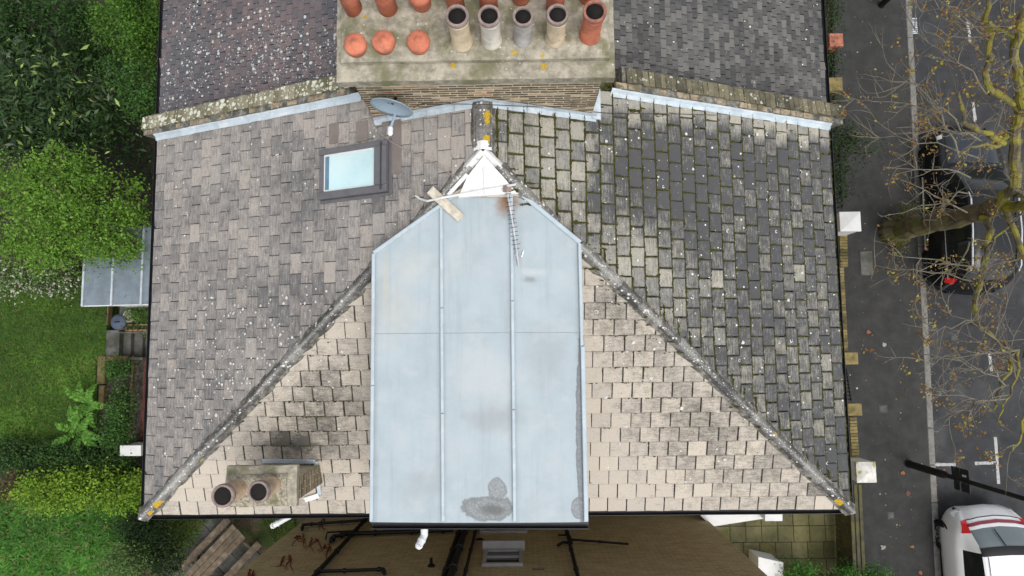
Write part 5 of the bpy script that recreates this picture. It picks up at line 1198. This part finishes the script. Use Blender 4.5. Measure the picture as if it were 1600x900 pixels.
def fern(px, py, label, R=.72, n=7):
    c0 = at(px, py, LZ + .15); r = empty('fern', (c0.x, c0.y, LZ), label=label, cat='fern')
    for k in range(n):
        th = 6.283 * k / n + random.uniform(-.3, .3); L = R * random.uniform(.6, 1.1); P, N, D, S = [], [], [], []; stem = []
        for j in range(22):
            t = j / 21; h = .12 + .35 * math.sin(t * 2.6) * .8; q = c0 + Vector((math.cos(th) * L * t, math.sin(th) * L * t, h)); stem.append(q)
            for sg in (-1, 1):
                w = .075 * math.sin(math.pi * min(1, t * .9 + .12)) + .02; sd_ = Vector((-math.sin(th), math.cos(th), 0)) * sg
                for _ in range(1): P.append(q + sd_ * w * random.uniform(.35, .6)); N.append((random.gauss(0, .3), random.gauss(0, .3), 1)); D.append(sd_ + Vector((math.cos(th), math.sin(th), 0)) * .5); S.append(w * 1.15 + .02)
        m = len(P); leaf_mesh('frond', np.array(P), np.array(N), np.array(S), .4, cols_between(m, (.07, .20, .025), (.18, .38, .06)), MATS['leaf'], r, D=np.array(D))
fern(148, 630, 'upper bright green fern beside the bed'); fern(136, 672, 'lower bright green fern beside the bed')
plant('woodland_plants', 'small spiky plants on the dark soil above the lean-to', 'plant', [bl(205, 235, .3, .35, .25, .3, 260), bl(170, 215, .3, .5, .4, .4, 420), bl(215, 275, .2, .25, .2, .2, 160)], ((.014, .035, .012), (.04, .09, .03)), .14, .22, ground=0, stems=False)
# east side
plant('ivy_shrub', 'thin dark ivy shrub beside the pavement above the white pyramid pier', 'shrub', [bl(1310, 225, .95, .3, .5, .5, 900), bl(1308, 280, .9, .25, .6, .5, 900), bl(1328, 215, 1.1, .35, .3, .4, 420), bl(1350, 235, 1.2, .45, .35, .3, 260)], ((.018, .035, .014), (.05, .09, .03)), .055, .5, ground=0, shell=.5)
plant('front_hedge', 'narrow dark hedge behind the brick piers at top right', 'hedge', [bl(1294, 20, .9, .2, .6, .5, 1200), bl(1292, 90, .8, .15, .6, .5, 900), bl(1292, 160, .8, .15, .5, .5, 700)], ((.016, .035, .012), (.05, .09, .025)), .055, .5, ground=0)
plant('front_bush', 'bright green bush at the bottom edge beside the white pillar', 'bush', [bl(1247, 900, .7, .42, .3, .4, 2600)], ((.03, .10, .015), (.09, .24, .035)), .05, .55, ground=0)
plant('front_bush', 'wide green bush at the bottom edge beside the timber fence', 'bush', [bl(1325, 900, .7, .42, .28, .4, 2400), bl(1368, 908, .75, .35, .3, .4, 1800), bl(1300, 915, .6, .4, .3, .4, 1500)], ((.03, .10, .015), (.09, .24, .035)), .05, .55, ground=0)

# ------------------------------------------------------------------ street tree
tr = empty('street_tree', at(1397, 362, PZ), label='mossy street tree leaning over the black car with sparse brown leaves', cat='tree')
tips = []
def limb(pts, r0, r1, mb, seg=9):
    q = [at(x, y, z_) for x, y, z_ in pts]; out = []
    for i in range(len(q) - 1):
        for k in range(4): out.append(q[i].lerp(q[i + 1], k / 4) + Vector((random.gauss(0, 1), random.gauss(0, 1), random.gauss(0, 1))) * .022)
    out.append(q[-1]); n = len(out); mb.tube(out, [r0 + (r1 - r0) * i / (n - 1) for i in range(n)], seg); return out
tk = MB(); limb([(1398, 362, .0), (1405, 360, .35), (1440, 352, 1.35), (1485, 343, 2.3), (1530, 334, 3.1), (1566, 322, 3.8)], .27, .17, tk, 12)
for k in range(14):      # root flare
    th = 6.283 * k / 14; b_ = at(1397, 362, PZ); tk.tube([b_ + Vector((math.cos(th) * .12, math.sin(th) * .12, .45)), b_ + Vector((math.cos(th) * .26, math.sin(th) * .26, .12)), b_ + Vector((math.cos(th) * .36, math.sin(th) * .36, -.06))], [.13, .15, .06], 7)
tk.build('trunk', MATS['bark_trunk'] if 'bark_trunk' in MATS else M('bark_trunk', (.105, .085, .05), var=.35, scale=7, col2=(.10, .10, .03), c2=(.45, .6), c2scale=3, bump=.8, bscale=25), tr)
LM = [([(1562, 322, 3.8), (1585, 290, 4.6), (1588, 240, 5.2), (1585, 205, 5.6), (1600, 160, 6.2), (1590, 120, 6.6), (1588, 75, 7.0), (1604, 10, 7.6)], .13, .07),
      ([(1590, 225, 5.3), (1572, 205, 5.5), (1566, 222, 5.4), (1545, 208, 5.6), (1510, 195, 5.9), (1502, 170, 6.1), (1498, 145, 6.4)], .085, .03),
      ([(1600, 178, 6.0), (1570, 155, 6.2), (1547, 138, 6.4), (1537, 118, 6.5), (1545, 90, 6.7), (1546, 55, 7.0), (1544, 0, 7.4)], .075, .045),
      ([(1590, 75, 7.0), (1575, 52, 7.1), (1562, 48, 7.2), (1548, 35, 7.3)], .05, .03),
      ([(1530, 334, 3.2), (1545, 350, 3.6), (1543, 395, 4.0), (1532, 430, 4.3), (1524, 470, 4.6), (1520, 503, 4.8), (1545, 520, 5.0), (1585, 548, 5.2), (1575, 580, 5.4), (1560, 615, 5.5), (1553, 640, 5.6)], .085, .02),
      ([(1588, 548, 5.2), (1592, 580, 5.4), (1575, 625, 5.6), (1560, 660, 5.8)], .035, .012), ([(1604, 640, 5.6), (1590, 680, 5.7), (1582, 705, 5.8)], .03, .012),
      ([(1545, 330, 3.5), (1580, 300, 4.2), (1610, 310, 4.8)], .09, .05), ([(1572, 322, 3.9), (1600, 322, 4.4), (1640, 330, 5.2)], .15, .1), ([(1600, 560, 5.1), (1640, 480, 4.6), (1600, 400, 4.2), (1572, 330, 3.9)], .05, .08),
      ([(1535, 390, 4.0), (1560, 372, 4.4), (1600, 330, 5.0)], .03, .02), ([(1560, 230, 5.4), (1530, 225, 5.6), (1500, 240, 5.8)], .05, .02)]
br = MB(); spine = []
for pts, r0, r1 in LM: spine.append((limb(pts, r0 * .8, r1 * .75, br), r0, r1))
br.build('branches', MATS['bark_moss'], tr)
tw_ = MB(); leafP = []
def twig(p, d, L, r, depth):
    pts = [p]; q = p.copy(); dd = d.copy(); n = 5
    for i in range(n):
        dd = (dd + Vector((random.gauss(0, .18), random.gauss(0, .18), random.gauss(.04, .12)))).normalized(); q = q + dd * L / n; pts.append(q.copy())
    tw_.tube(pts, [r * (1 - .8 * i / n) for i in range(n + 1)], 4 if depth else 5, caps=False)
    if depth < 2:
        for k in range(random.randint(2, 4)):
            i = random.randint(1, n); nd_ = (dd + Vector((random.gauss(0, .8), random.gauss(0, .8), random.gauss(.1, .35)))).normalized(); twig(pts[i], nd_, L * random.uniform(.35, .6), r * .6, depth + 1)
    if depth >= 1:
        for k in range(random.choice((0, 0, 0, 1))): leafP.append(pts[random.randint(2, n)] + Vector((random.gauss(0, .03), random.gauss(0, .03), random.gauss(0, .03))))
        if random.random() < .2:
            for k in range(random.randint(4, 11)): leafP.append(pts[-1] + Vector((random.gauss(0, .05), random.gauss(0, .05), random.gauss(0, .04))))
for out, r0, r1 in spine:
    m = len(out)
    for k in range(int(m * .36)):
        i = random.randrange(max(2, m // 6), m); d = Vector((random.gauss(-.35, 1), random.gauss(0, 1), random.gauss(.15, .4))).normalized(); twig(out[i], d, random.uniform(.5, 1.3), .010, 0)
for (x0, y0, z0, x1, y1, z1) in ((1500, 240, 5.8, 1425, 120, 6.2), (1510, 205, 5.8, 1395, 115, 6.0), (1500, 180, 6, 1340, 155, 5.6), (1530, 250, 5.2, 1375, 215, 5.4), (1515, 300, 4.0, 1395, 340, 4.6), (1520, 270, 5, 1385, 265, 5.2), (1545, 150, 6.3, 1425, 50, 6.8), (1546, 60, 7, 1445, 10, 7.2), (1530, 420, 4.2, 1385, 395, 4.6), (1525, 440, 4.3, 1365, 415, 4.4), (1590, 545, 5.2, 1445, 565, 5.3), (1580, 550, 5.2, 1480, 490, 5.4), (1575, 600, 5.4, 1480, 650, 5.6), (1560, 620, 5.5, 1480, 615, 5.6), (1520, 500, 4.8, 1445, 520, 5.0), (1520, 380, 4.0, 1440, 460, 4.4), (1570, 600, 5.5, 1500, 570, 5.6), (1510, 330, 4, 1400, 285, 4.8), (1530, 215, 5.7, 1400, 200, 5.8)):
    a, b_ = at(x0, y0, z0), at(x1, y1, z1); pts = [a.lerp(b_, t / 6) + Vector((random.gauss(0, .04), random.gauss(0, .04), .12 * math.sin(t / 6 * 3.1) + random.gauss(0, .03))) for t in range(7)]
    tw_.tube(pts, [.017 - .0022 * t for t in range(7)], 5, caps=False)
    for k in range(8):
        i = random.randint(2, 6); d = ((b_ - a).normalized() + Vector((random.gauss(0, .7), random.gauss(0, .7), random.gauss(.1, .3)))).normalized(); twig(pts[i], d, random.uniform(.3, .8), .009, 1)
tw_.build('twigs', MATS['twig'], tr, kind='stuff')
lp_ = np.array([tuple(p) for p in leafP]); n = len(lp_); lc = cols_between(n, (.22, .11, .035), (.30, .20, .06)); lc[rng.random(n) < .22] = (.40, .36, .05); lc[rng.random(n) < .15] = (.22, .11, .05)
leaf_mesh('leaves', lp_, rng.normal(size=(n, 3)) + np.array([0, 0, 1.2]), (.028 + .04 * rng.random(n)), .7, lc, MATS['leaf'], tr, kind='stuff')
# moss and shoots round the foot of the trunk
pm = at(1400, 345, PZ); plant('trunk_shoots', 'brown green shoots sprouting at the foot of the street tree', 'shoots', [bl(1410, 333, .5, .32, .22, .3, 520), bl(1402, 385, .3, .2, .22, .2, 200)], ((.06, .07, .02), (.14, .13, .04)), .05, .5, ground=PZ)
# fallen leaves and litter
n = 330; P = []
while len(P) < n:
    if random.random() < .35: q = kpt(random.uniform(0, 15), random.gauss(.24, .07)); q = Vector((*q, .012))
    elif random.random() < .6: q = at(random.uniform(1330, 1440), random.uniform(0, 900), PZ + .008)
    else: q = at(random.uniform(1450, 1600), random.uniform(0, 900), .012)
    P.append(q)
P = np.array([tuple(p) for p in P]); c_ = cols_between(n, (.14, .075, .03), (.30, .20, .06)); c_[rng.random(n) < .2] = (.36, .33, .25)
o = leaf_mesh('fallen_leaves', P, rng.normal(size=(n, 3)) * .15 + np.array([0, 0, 1.0]), .025 + .05 * rng.random(n) ** 2, .6, c_, MATS['leaf'], kind='stuff'); tag(o, 'small fallen leaves scattered over pavement and gutter', 'leaves')
for (x, y, s_, c_, lb) in ((1357, 519, .14, (.33, .13, .06), 'orange dead leaf lying on the pavement beside the brick wall'), (1411, 739, .12, (.36, .13, .05), 'orange dead leaf by the foot of the lamp post'), (1419, 771, .16, (.16, .07, .05), 'curled brown leaf on the pavement below the lamp post'), (1380, 855, .16, (.36, .34, .3), 'pale grey leaf on the pavement near the bottom'), (1425, 854, .11, (.30, .18, .06), 'tan leaf on the pavement beside the kerb'), (1381, 538, .12, (.40, .40, .37), 'pale scrap on the pavement below the manhole'), (1438, 895, .1, (.36, .14, .06), 'orange leaf beside the kerb at the bottom edge'), (1475, 734, .09, (.26, .1, .06), 'brown leaf lying in the parking bay')):
    z_ = PZ if x < 1445 else 0.0; c0 = at(x, y, z_ + .01); o = MB(); m = 10
    ring = [(c0.x + math.cos(6.283 * k / m) * s_ * .5 * random.uniform(.5, 1.1), c0.y + math.sin(6.283 * k / m) * s_ * .5 * random.uniform(.5, 1.1), c0.z + random.uniform(0, .012)) for k in range(m)]
    o.add(ring + [(c0.x, c0.y, c0.z + .006)], [(k, (k + 1) % m, m) for k in range(m)], c_); tag(o.build('dead_leaf', MATS['leaf'], attr=True), lb, 'leaf')

# ------------------------------------------------------------------ lamp post
l0_ = at(1420, 725, PZ); lamp = empty('lamp_post', l0_, label='black street lamp post with small sign plates above the white car', cat='lamp post')
MB().lathe((l0_.x, l0_.y, PZ), [(.10, 0), (.10, .03), (.085, .05), (.085, 1.35), (.06, 1.45)], 16).build('base_column', MATS['iron_black'], lamp)
MB().tube([(l0_.x, l0_.y, PZ + 1.44), (l0_.x, l0_.y, PZ + 5.6)], [.05, .04], 14).build('shaft', MATS['iron_black'], lamp)
MB().tube([(l0_.x, l0_.y, PZ + 5.6), (l0_.x + .1, l0_.y, PZ + 5.75), (l0_.x + .7, l0_.y, PZ + 5.8)], .03, 10).build('bracket', MATS['iron_black'], lamp)
MB().obox((l0_.x + .6, l0_.y - .1, PZ + 5.74), (.55, 0, 0), (0, .2, 0), (0, 0, .12), bev=.03).build('lantern', MATS['iron_black'], lamp)
for (dy0, dy1, z0, z1) in ((.035, .26, 1.80, 2.06), (.035, .26, 2.08, 2.36), (-.22, -.035, 1.86, 2.04), (-.22, -.035, 2.10, 2.36)):
    sg_ = MB().box(l0_.x - .065, l0_.x - .055, l0_.y + dy0, l0_.y + dy1, z0, z1).build('sign_plate', MATS['iron_black'], lamp)
MB().box(l0_.x - .054, l0_.x + .04, l0_.y - .2, l0_.y + .24, 2.065, 2.08).build('sign_bracket', MATS['iron_black'], lamp)
MB().box(l0_.x - .068, l0_.x - .066, l0_.y + .10, l0_.y + .14, 2.15, 2.28).build('sign_label', MATS['lead'], lamp)
# second lamp post foot at the top edge
l1_ = at(1377, 8, PZ); lp2 = empty('lamp_post', l1_, label='dark lamp post foot on the pavement at the top edge', cat='lamp post'); MB().lathe((l1_.x, l1_.y, PZ), [(.09, 0), (.085, .03), (.075, .05), (.075, 1.3), (.05, 1.4), (.04, 5.5)], 14).build('shaft', MATS['iron_black'], lp2)
MB().obox((l1_.x - .1, l1_.y - .1, PZ + 5.5), (.6, 0, 0), (0, .2, 0), (0, 0, .12), bev=.03).build('lantern', MATS['iron_black'], lp2)

# ------------------------------------------------------------------ cars
M('car_white', (.72, .73, .74), rough=.25, var=.02, bump=0, spec=.5, coat=.8); M('car_black', (.008, .009, .011), rough=.18, var=.02, bump=0, spec=.3)
M('car_glass', (.012, .014, .015), rough=.04, var=.05, bump=0, spec=.5); M('rear_glass', (.11, .14, .15), rough=.12, var=.1, scale=2, bump=0, spec=.8)
M('car_trim', (.008, .008, .009), rough=.4, var=.1, bump=0); M('red_lens', (.55, .012, .02), rough=.12, var=.1, bump=0, spec=.7); M('dark_red', (.22, .02, .04), rough=.2, var=.1, bump=0, spec=.6)
M('chrome', (.62, .63, .64), rough=.22, var=.05, metal=.85, bump=0); M('tyre', (.014, .014, .014), rough=.85, var=.2); M('rim', (.26, .27, .28), rough=.45, var=.1, bump=0)
M('plate_yellow', (.62, .42, .06), rough=.4, var=.03, bump=0); M('lamp_clear', (.62, .64, .66), rough=.1, var=.05, bump=0, spec=.8)
def interp(tab, t):
    ks_ = [r[0] for r in tab]
    for i in range(len(tab) - 1):
        if t <= ks_[i + 1]:
            u = (t - ks_[i]) / (ks_[i + 1] - ks_[i]); g = lambda j: tab[max(0, min(len(tab) - 1, j))]
            p0_, p1_, p2_, p3_ = g(i - 1), g(i), g(i + 1), g(i + 2); out = []
            for c_ in range(1, len(p1_)):
                m1 = (p2_[c_] - p0_[c_]) / max(1e-6, (p2_[0] - p0_[0])) * (p2_[0] - p1_[0]); m2 = (p3_[c_] - p1_[c_]) / max(1e-6, (p3_[0] - p1_[0])) * (p2_[0] - p1_[0])
                out.append((2 * u ** 3 - 3 * u * u + 1) * p1_[c_] + (u ** 3 - 2 * u * u + u) * m1 + (-2 * u ** 3 + 3 * u * u) * p2_[c_] + (u ** 3 - u * u) * m2)
            return out
    return list(tab[-1][1:])
def car(name, label, loc, rz, paint, tab, length, glass, wheels, bow=.2):
    """local frame: x right, y forward from the rear bumper (y = 0) to the nose; table rows (y, half width, belt half width, belt z, roof half width, roof z, sill z)"""
    root = empty(name, loc, label=label, cat='car', rz=rz); ys_ = sorted(set(list(np.linspace(0, length, 70)) + [r[0] for r in tab])); rings = []; NP = 22
    for y in ys_:
        w, wb, zb, wr, zr, zs = interp(tab, y); half = [(w * .90, zs), (w * .97, zs + .05), (w, zs + .18), (w, zs + .32), (w * .99, zb - .18), (wb + (w - wb) * .55, zb - .06), (wb, zb), (wb + (wr - wb) * .33, zb + (zr - .05 - zb) * .38), (wb + (wr - wb) * .70, zb + (zr - .05 - zb) * .75), (wr, zr - .05), (wr * .93, zr - .015), (wr * .6, zr), (0, zr + .008)]
        yb_ = lambda x: y + (x / .8) ** 2 * (bow * max(0, 1 - y / 1.3) - bow * max(0, 1 - (length - y) / 1.3))
        rings.append([(x, yb_(x), z_) for x, z_ in half] + [(-x, yb_(x), z_) for x, z_ in half[:-1][::-1]])
    n = len(rings[0]); V = [p for r in rings for p in r]; body, gl = [], {k: [] for k in [*glass, 'side_window_right']}
    for i in range(len(rings) - 1):
        ym = (ys_[i] + ys_[i + 1]) / 2
        for k in range(n - 1):
            kk = min(k, n - 2 - k); q = (i * n + k, (i + 1) * n + k, (i + 1) * n + k + 1, i * n + k + 1); cz = sum(V[j][2] for j in q) / 4
            for g, (y0, y1, k0_, k1_) in glass.items():
                if g == 'side_window' and k > n / 2: g = 'side_window_right'
                if y0 <= ym <= y1 and k0_ <= kk <= k1_: gl[g].append(q); break
            else: body.append(q)
    body += [tuple(range(n)), tuple((len(rings) - 1) * n + k for k in range(n))[::-1]]
    o = mk('body', V, body, MATS[paint], root, smooth=True, local=True)
    for g, fs in gl.items():
        used = sorted({j for q in fs for j in q}); mp = {j: i for i, j in enumerate(used)}
        if fs: mk(g.replace('_right', ''), [V[j] for j in used], [tuple(mp[j] for j in q) for q in fs], MATS['rear_glass' if g == 'rear_window' and paint == 'car_white' else 'car_trim' if g.endswith('surround') else 'car_glass'], root, smooth=True, local=True)
    wmax = max(r[1] for r in tab)
    MB().box(-wmax + .36, wmax - .36, .3, length - .3, .16, .7).build('underbody', MATS['car_trim'], root, local=True)
    for wy, wz, wr_ in wheels:
        for sg in (-1, 1):
            wh = empty('wheel', parent=root); R_ = wr_ - .05; ws_ = interp(tab, wy)[0] + .004; x0 = sg * (ws_ - .208)
            wh.location = (x0, wy, wz); ax_ = (sg, 0, 0)
            MB().lathe((0, 0, 0), [(R_, .1), (wr_ + .005, .1), (wr_ + .005, .181), (R_ + .012, .184), (R_ + .006, .165)], 32, axis=ax_).build('wheel_arch', MATS['car_trim'], wh, local=True)
            MB().lathe((0, 0, 0), [(R_ * .6, 0), (R_ * .97, .0), (R_, .03), (R_, .15), (R_ * .96, .18), (R_ * .72, .185), (R_ * .7, .15), (.001, .15)], 24, axis=ax_).build('tyre', MATS['tyre'], wh, local=True)
            m = MB()
            for k in range(10):
                t = 6.283 * k / 10; c_, s_ = math.cos(t), math.sin(t); m.obox((sg * .150, c_ * .04 - s_ * .014, s_ * .04 + c_ * .014), (0, c_ * R_ * .63, s_ * R_ * .63), (0, s_ * .02, -c_ * .02), (sg * .02, 0, 0))
            m.lathe((0, 0, 0), [(R_ * .67, .15), (R_ * .69, .165), (R_ * .67, .17), (R_ * .655, .155)], 24, axis=ax_); m.lathe((0, 0, 0), [(.06, .15), (.055, .178), (.001, .18)], 12, axis=ax_); m.build('rim', MATS['rim'], wh, local=True)
    def surf(y, k, off=.006):
        r = interp(tab, y); i = min(range(len(ys_)), key=lambda j: abs(ys_[j] - y)); return Vector(rings[i][k])
    return root, rings, ys_, n
# white hatchback, its tail towards the top of the picture
tabw = [(0, .60, .55, .62, .44, .64, .42), (.03, .70, .64, .72, .52, .75, .36), (.08, .76, .69, .80, .56, .84, .32), (.17, .81, .74, .90, .59, .97, .28), (.30, .85, .77, .97, .63, 1.09, .25), (.45, .885, .80, .98, .63, 1.20, .23), (.75, .90, .80, .97, .60, 1.38, .22), (1.0, .90, .79, .95, .60, 1.43, .22), (1.8, .90, .79, .93, .60, 1.47, .22), (2.5, .90, .79, .92, .58, 1.42, .22), (3.0, .895, .78, .92, .58, 1.12, .22), (3.35, .89, .74, .90, .62, .96, .22), (4.0, .84, .66, .78, .52, .82, .24), (4.22, .62, .5, .62, .4, .64, .32)]
tabw = [(r[0], r[1] * .95, r[2] * .95, *r[3:]) for r in tabw]
cw = at(1533, 790, .75); cwx = cw.x + .10; wy0 = at(1533, 787, .62).y
carw, ringsw, ysw, nw_ = car('parked_car', 'white hatchback with red tail lights parked at the bottom right', (cwx, wy0, 0), rad(180 + 1.5), 'car_white', tabw, 4.22, {'side_window': (.85, 2.75, 6, 8), 'rear_window': (.36, .80, 9, 12), 'windscreen': (2.5, 3.1, 9, 12)}, [(.78, .32, .36), (3.38, .32, .36)])
def strip_on(root, rings, ys_, y0, y1, k0_, k1_, name, mat, off=.008, parent=None):
    """a panel following the body surface, standing proud of it"""
    idx = [i for i, y in enumerate(ys_) if y0 - 1e-6 <= y <= y1 + 1e-6]; v, f = [], []; kk = list(range(k0_, k1_ + 1))
    for i in idx:
        for k in kk:
            p = Vector(rings[i][k]); a = Vector(rings[min(i + 1, len(rings) - 1)][k]) - Vector(rings[max(i - 1, 0)][k]); b = Vector(rings[i][min(k + 1, len(rings[0]) - 1)]) - Vector(rings[i][max(k - 1, 0)])
            nn = a.cross(b); nn = nn.normalized() if nn.length > 1e-9 else Vector((0, 0, 1))
            if nn.dot(Vector((p.x, 0, max(0.01, p.z - .4)))) < 0: nn = -nn
            v.append(p + nn * off)
    m = len(kk)
    for a in range(len(idx) - 1):
        for b in range(m - 1): f.append((a * m + b, (a + 1) * m + b, (a + 1) * m + b + 1, a * m + b + 1))
    return mk(name, v, f, MATS[mat], root, smooth=True, local=True)
L_ = len(ringsw[0])
for sg in (0, 1):
    k0_, k1_ = (6, 9) if sg == 0 else (L_ - 1 - 9, L_ - 1 - 6); strip_on(carw, ringsw, ysw, .17, .44, k0_, k1_, 'tail_light', 'red_lens')
    k0_, k1_ = (6, 9) if sg == 0 else (L_ - 1 - 9, L_ - 1 - 6)
strip_on(carw, ringsw, ysw, .20, .36, 9, L_ - 10, 'light_bar', 'dark_red', .014); strip_on(carw, ringsw, ysw, .15, .20, 9, L_ - 10, 'tailgate_recess', 'car_trim', .008)
strip_on(carw, ringsw, ysw, .72, .92, 9, L_ - 10, 'spoiler', 'car_trim', .012)
MB().obox((-.26, .035, .64), (.52, 0, 0), (0, .06, .09), (0, -.012, .008)).build('number_plate', MATS['plate_yellow'], carw, local=True)
MB().tube([(.18, .40, 1.22), (.08, .72, 1.41)], .012, 6).build('rear_wiper', MATS['car_trim'], carw, local=True)
for sg in (-1, 1): MB().tube([(sg * .50, .95, 1.43), (sg * .51, 1.4, 1.475), (sg * .50, 2.4, 1.445)], .008, 6).build('roof_groove', MATS['frame_grey'], carw, local=True); MB().obox((sg * .80, 2.55, .95), (sg * .2, 0, 0), (0, .09, 0), (0, 0, .13), bev=.02).build('mirror', MATS['car_white'], carw, local=True)
# black estate under the tree, nose towards the top
tabb = [(0, .50, .46, .66, .36, .68, .42), (.05, .70, .64, .80, .55, .84, .34), (.12, .77, .70, .94, .58, 1.05, .28), (.30, .80, .72, .99, .57, 1.35, .25), (.6, .805, .72, .99, .57, 1.53, .24), (1.4, .81, .72, .97, .57, 1.60, .24), (2.2, .81, .72, .95, .56, 1.58, .24), (2.55, .81, .72, .95, .55, 1.45, .24), (3.05, .81, .72, .96, .58, 1.06, .24), (3.2, .81, .74, .95, .62, 1.02, .24), (3.8, .77, .68, .86, .56, .91, .26), (4.1, .66, .56, .70, .46, .74, .32), (4.18, .5, .42, .6, .34, .62, .4)]
cb_y = at(1500, 462, .6).y; cbx = (atx(1475, 330, 10.0).x + .78); carb, ringsb, ysb, nb_ = car('parked_car', 'black estate car with silver roof rails parked under the street tree', (10.78, cb_y, 0), rad(-1.5), 'car_black', tabb, 4.18, {'side_window': (.45, 2.75, 6, 8), 'rear_window': (.14, .5, 9, 12), 'windscreen': (2.35, 3.05, 9, 12)}, [(.78, .33, .37), (3.35, .33, .37)])
M('bonnet_sky_tint', (.022, .028, .037), rough=.22, var=.03, bump=0, spec=.4); strip_on(carb, ringsb, ysb, 3.12, 3.95, 9, len(ringsb[0]) - 10, 'bonnet', 'bonnet_sky_tint', .01)  # bluish sky reflection put into the bonnet colour
LB = len(ringsb[0])
for sg in (-1, 1):
    MB().tube([(sg * .54, .5, 1.50), (sg * .545, .62, 1.575), (sg * .55, 1.4, 1.645), (sg * .54, 2.15, 1.62), (sg * .53, 2.3, 1.54)], .022, 8).build('roof_rail', MATS['chrome'], carb, local=True)
    MB().tube([(sg * .735, .35, .985), (sg * .74, 1.2, .975), (sg * .74, 2.6, .945)], .013, 6).build('window_trim', MATS['chrome'], carb, local=True)
    MB().tube([(sg * .82, 1.15, .34), (sg * .825, 2.0, .34), (sg * .82, 2.95, .34)], .03, 6).build('sill_trim', MATS['chrome'], carb, local=True)
    MB().obox((sg * .72, 2.55, .98), (sg * .2, 0, 0), (0, .09, 0), (0, 0, .13), bev=.02).build('mirror', MATS['car_black'], carb, local=True)
    k0_, k1_ = (5, 8) if sg > 0 else (LB - 9, LB - 6); strip_on(carb, ringsb, ysb, .07, .26, k0_, k1_, 'tail_light', 'red_lens'); strip_on(carb, ringsb, ysb, 3.85, 4.05, k0_ + (0 if sg > 0 else 1), k1_ - (1 if sg > 0 else 0), 'headlight', 'lamp_clear')
strip_on(carb, ringsb, ysb, .06, .10, 9, LB - 10, 'bumper_trim', 'chrome', .01)
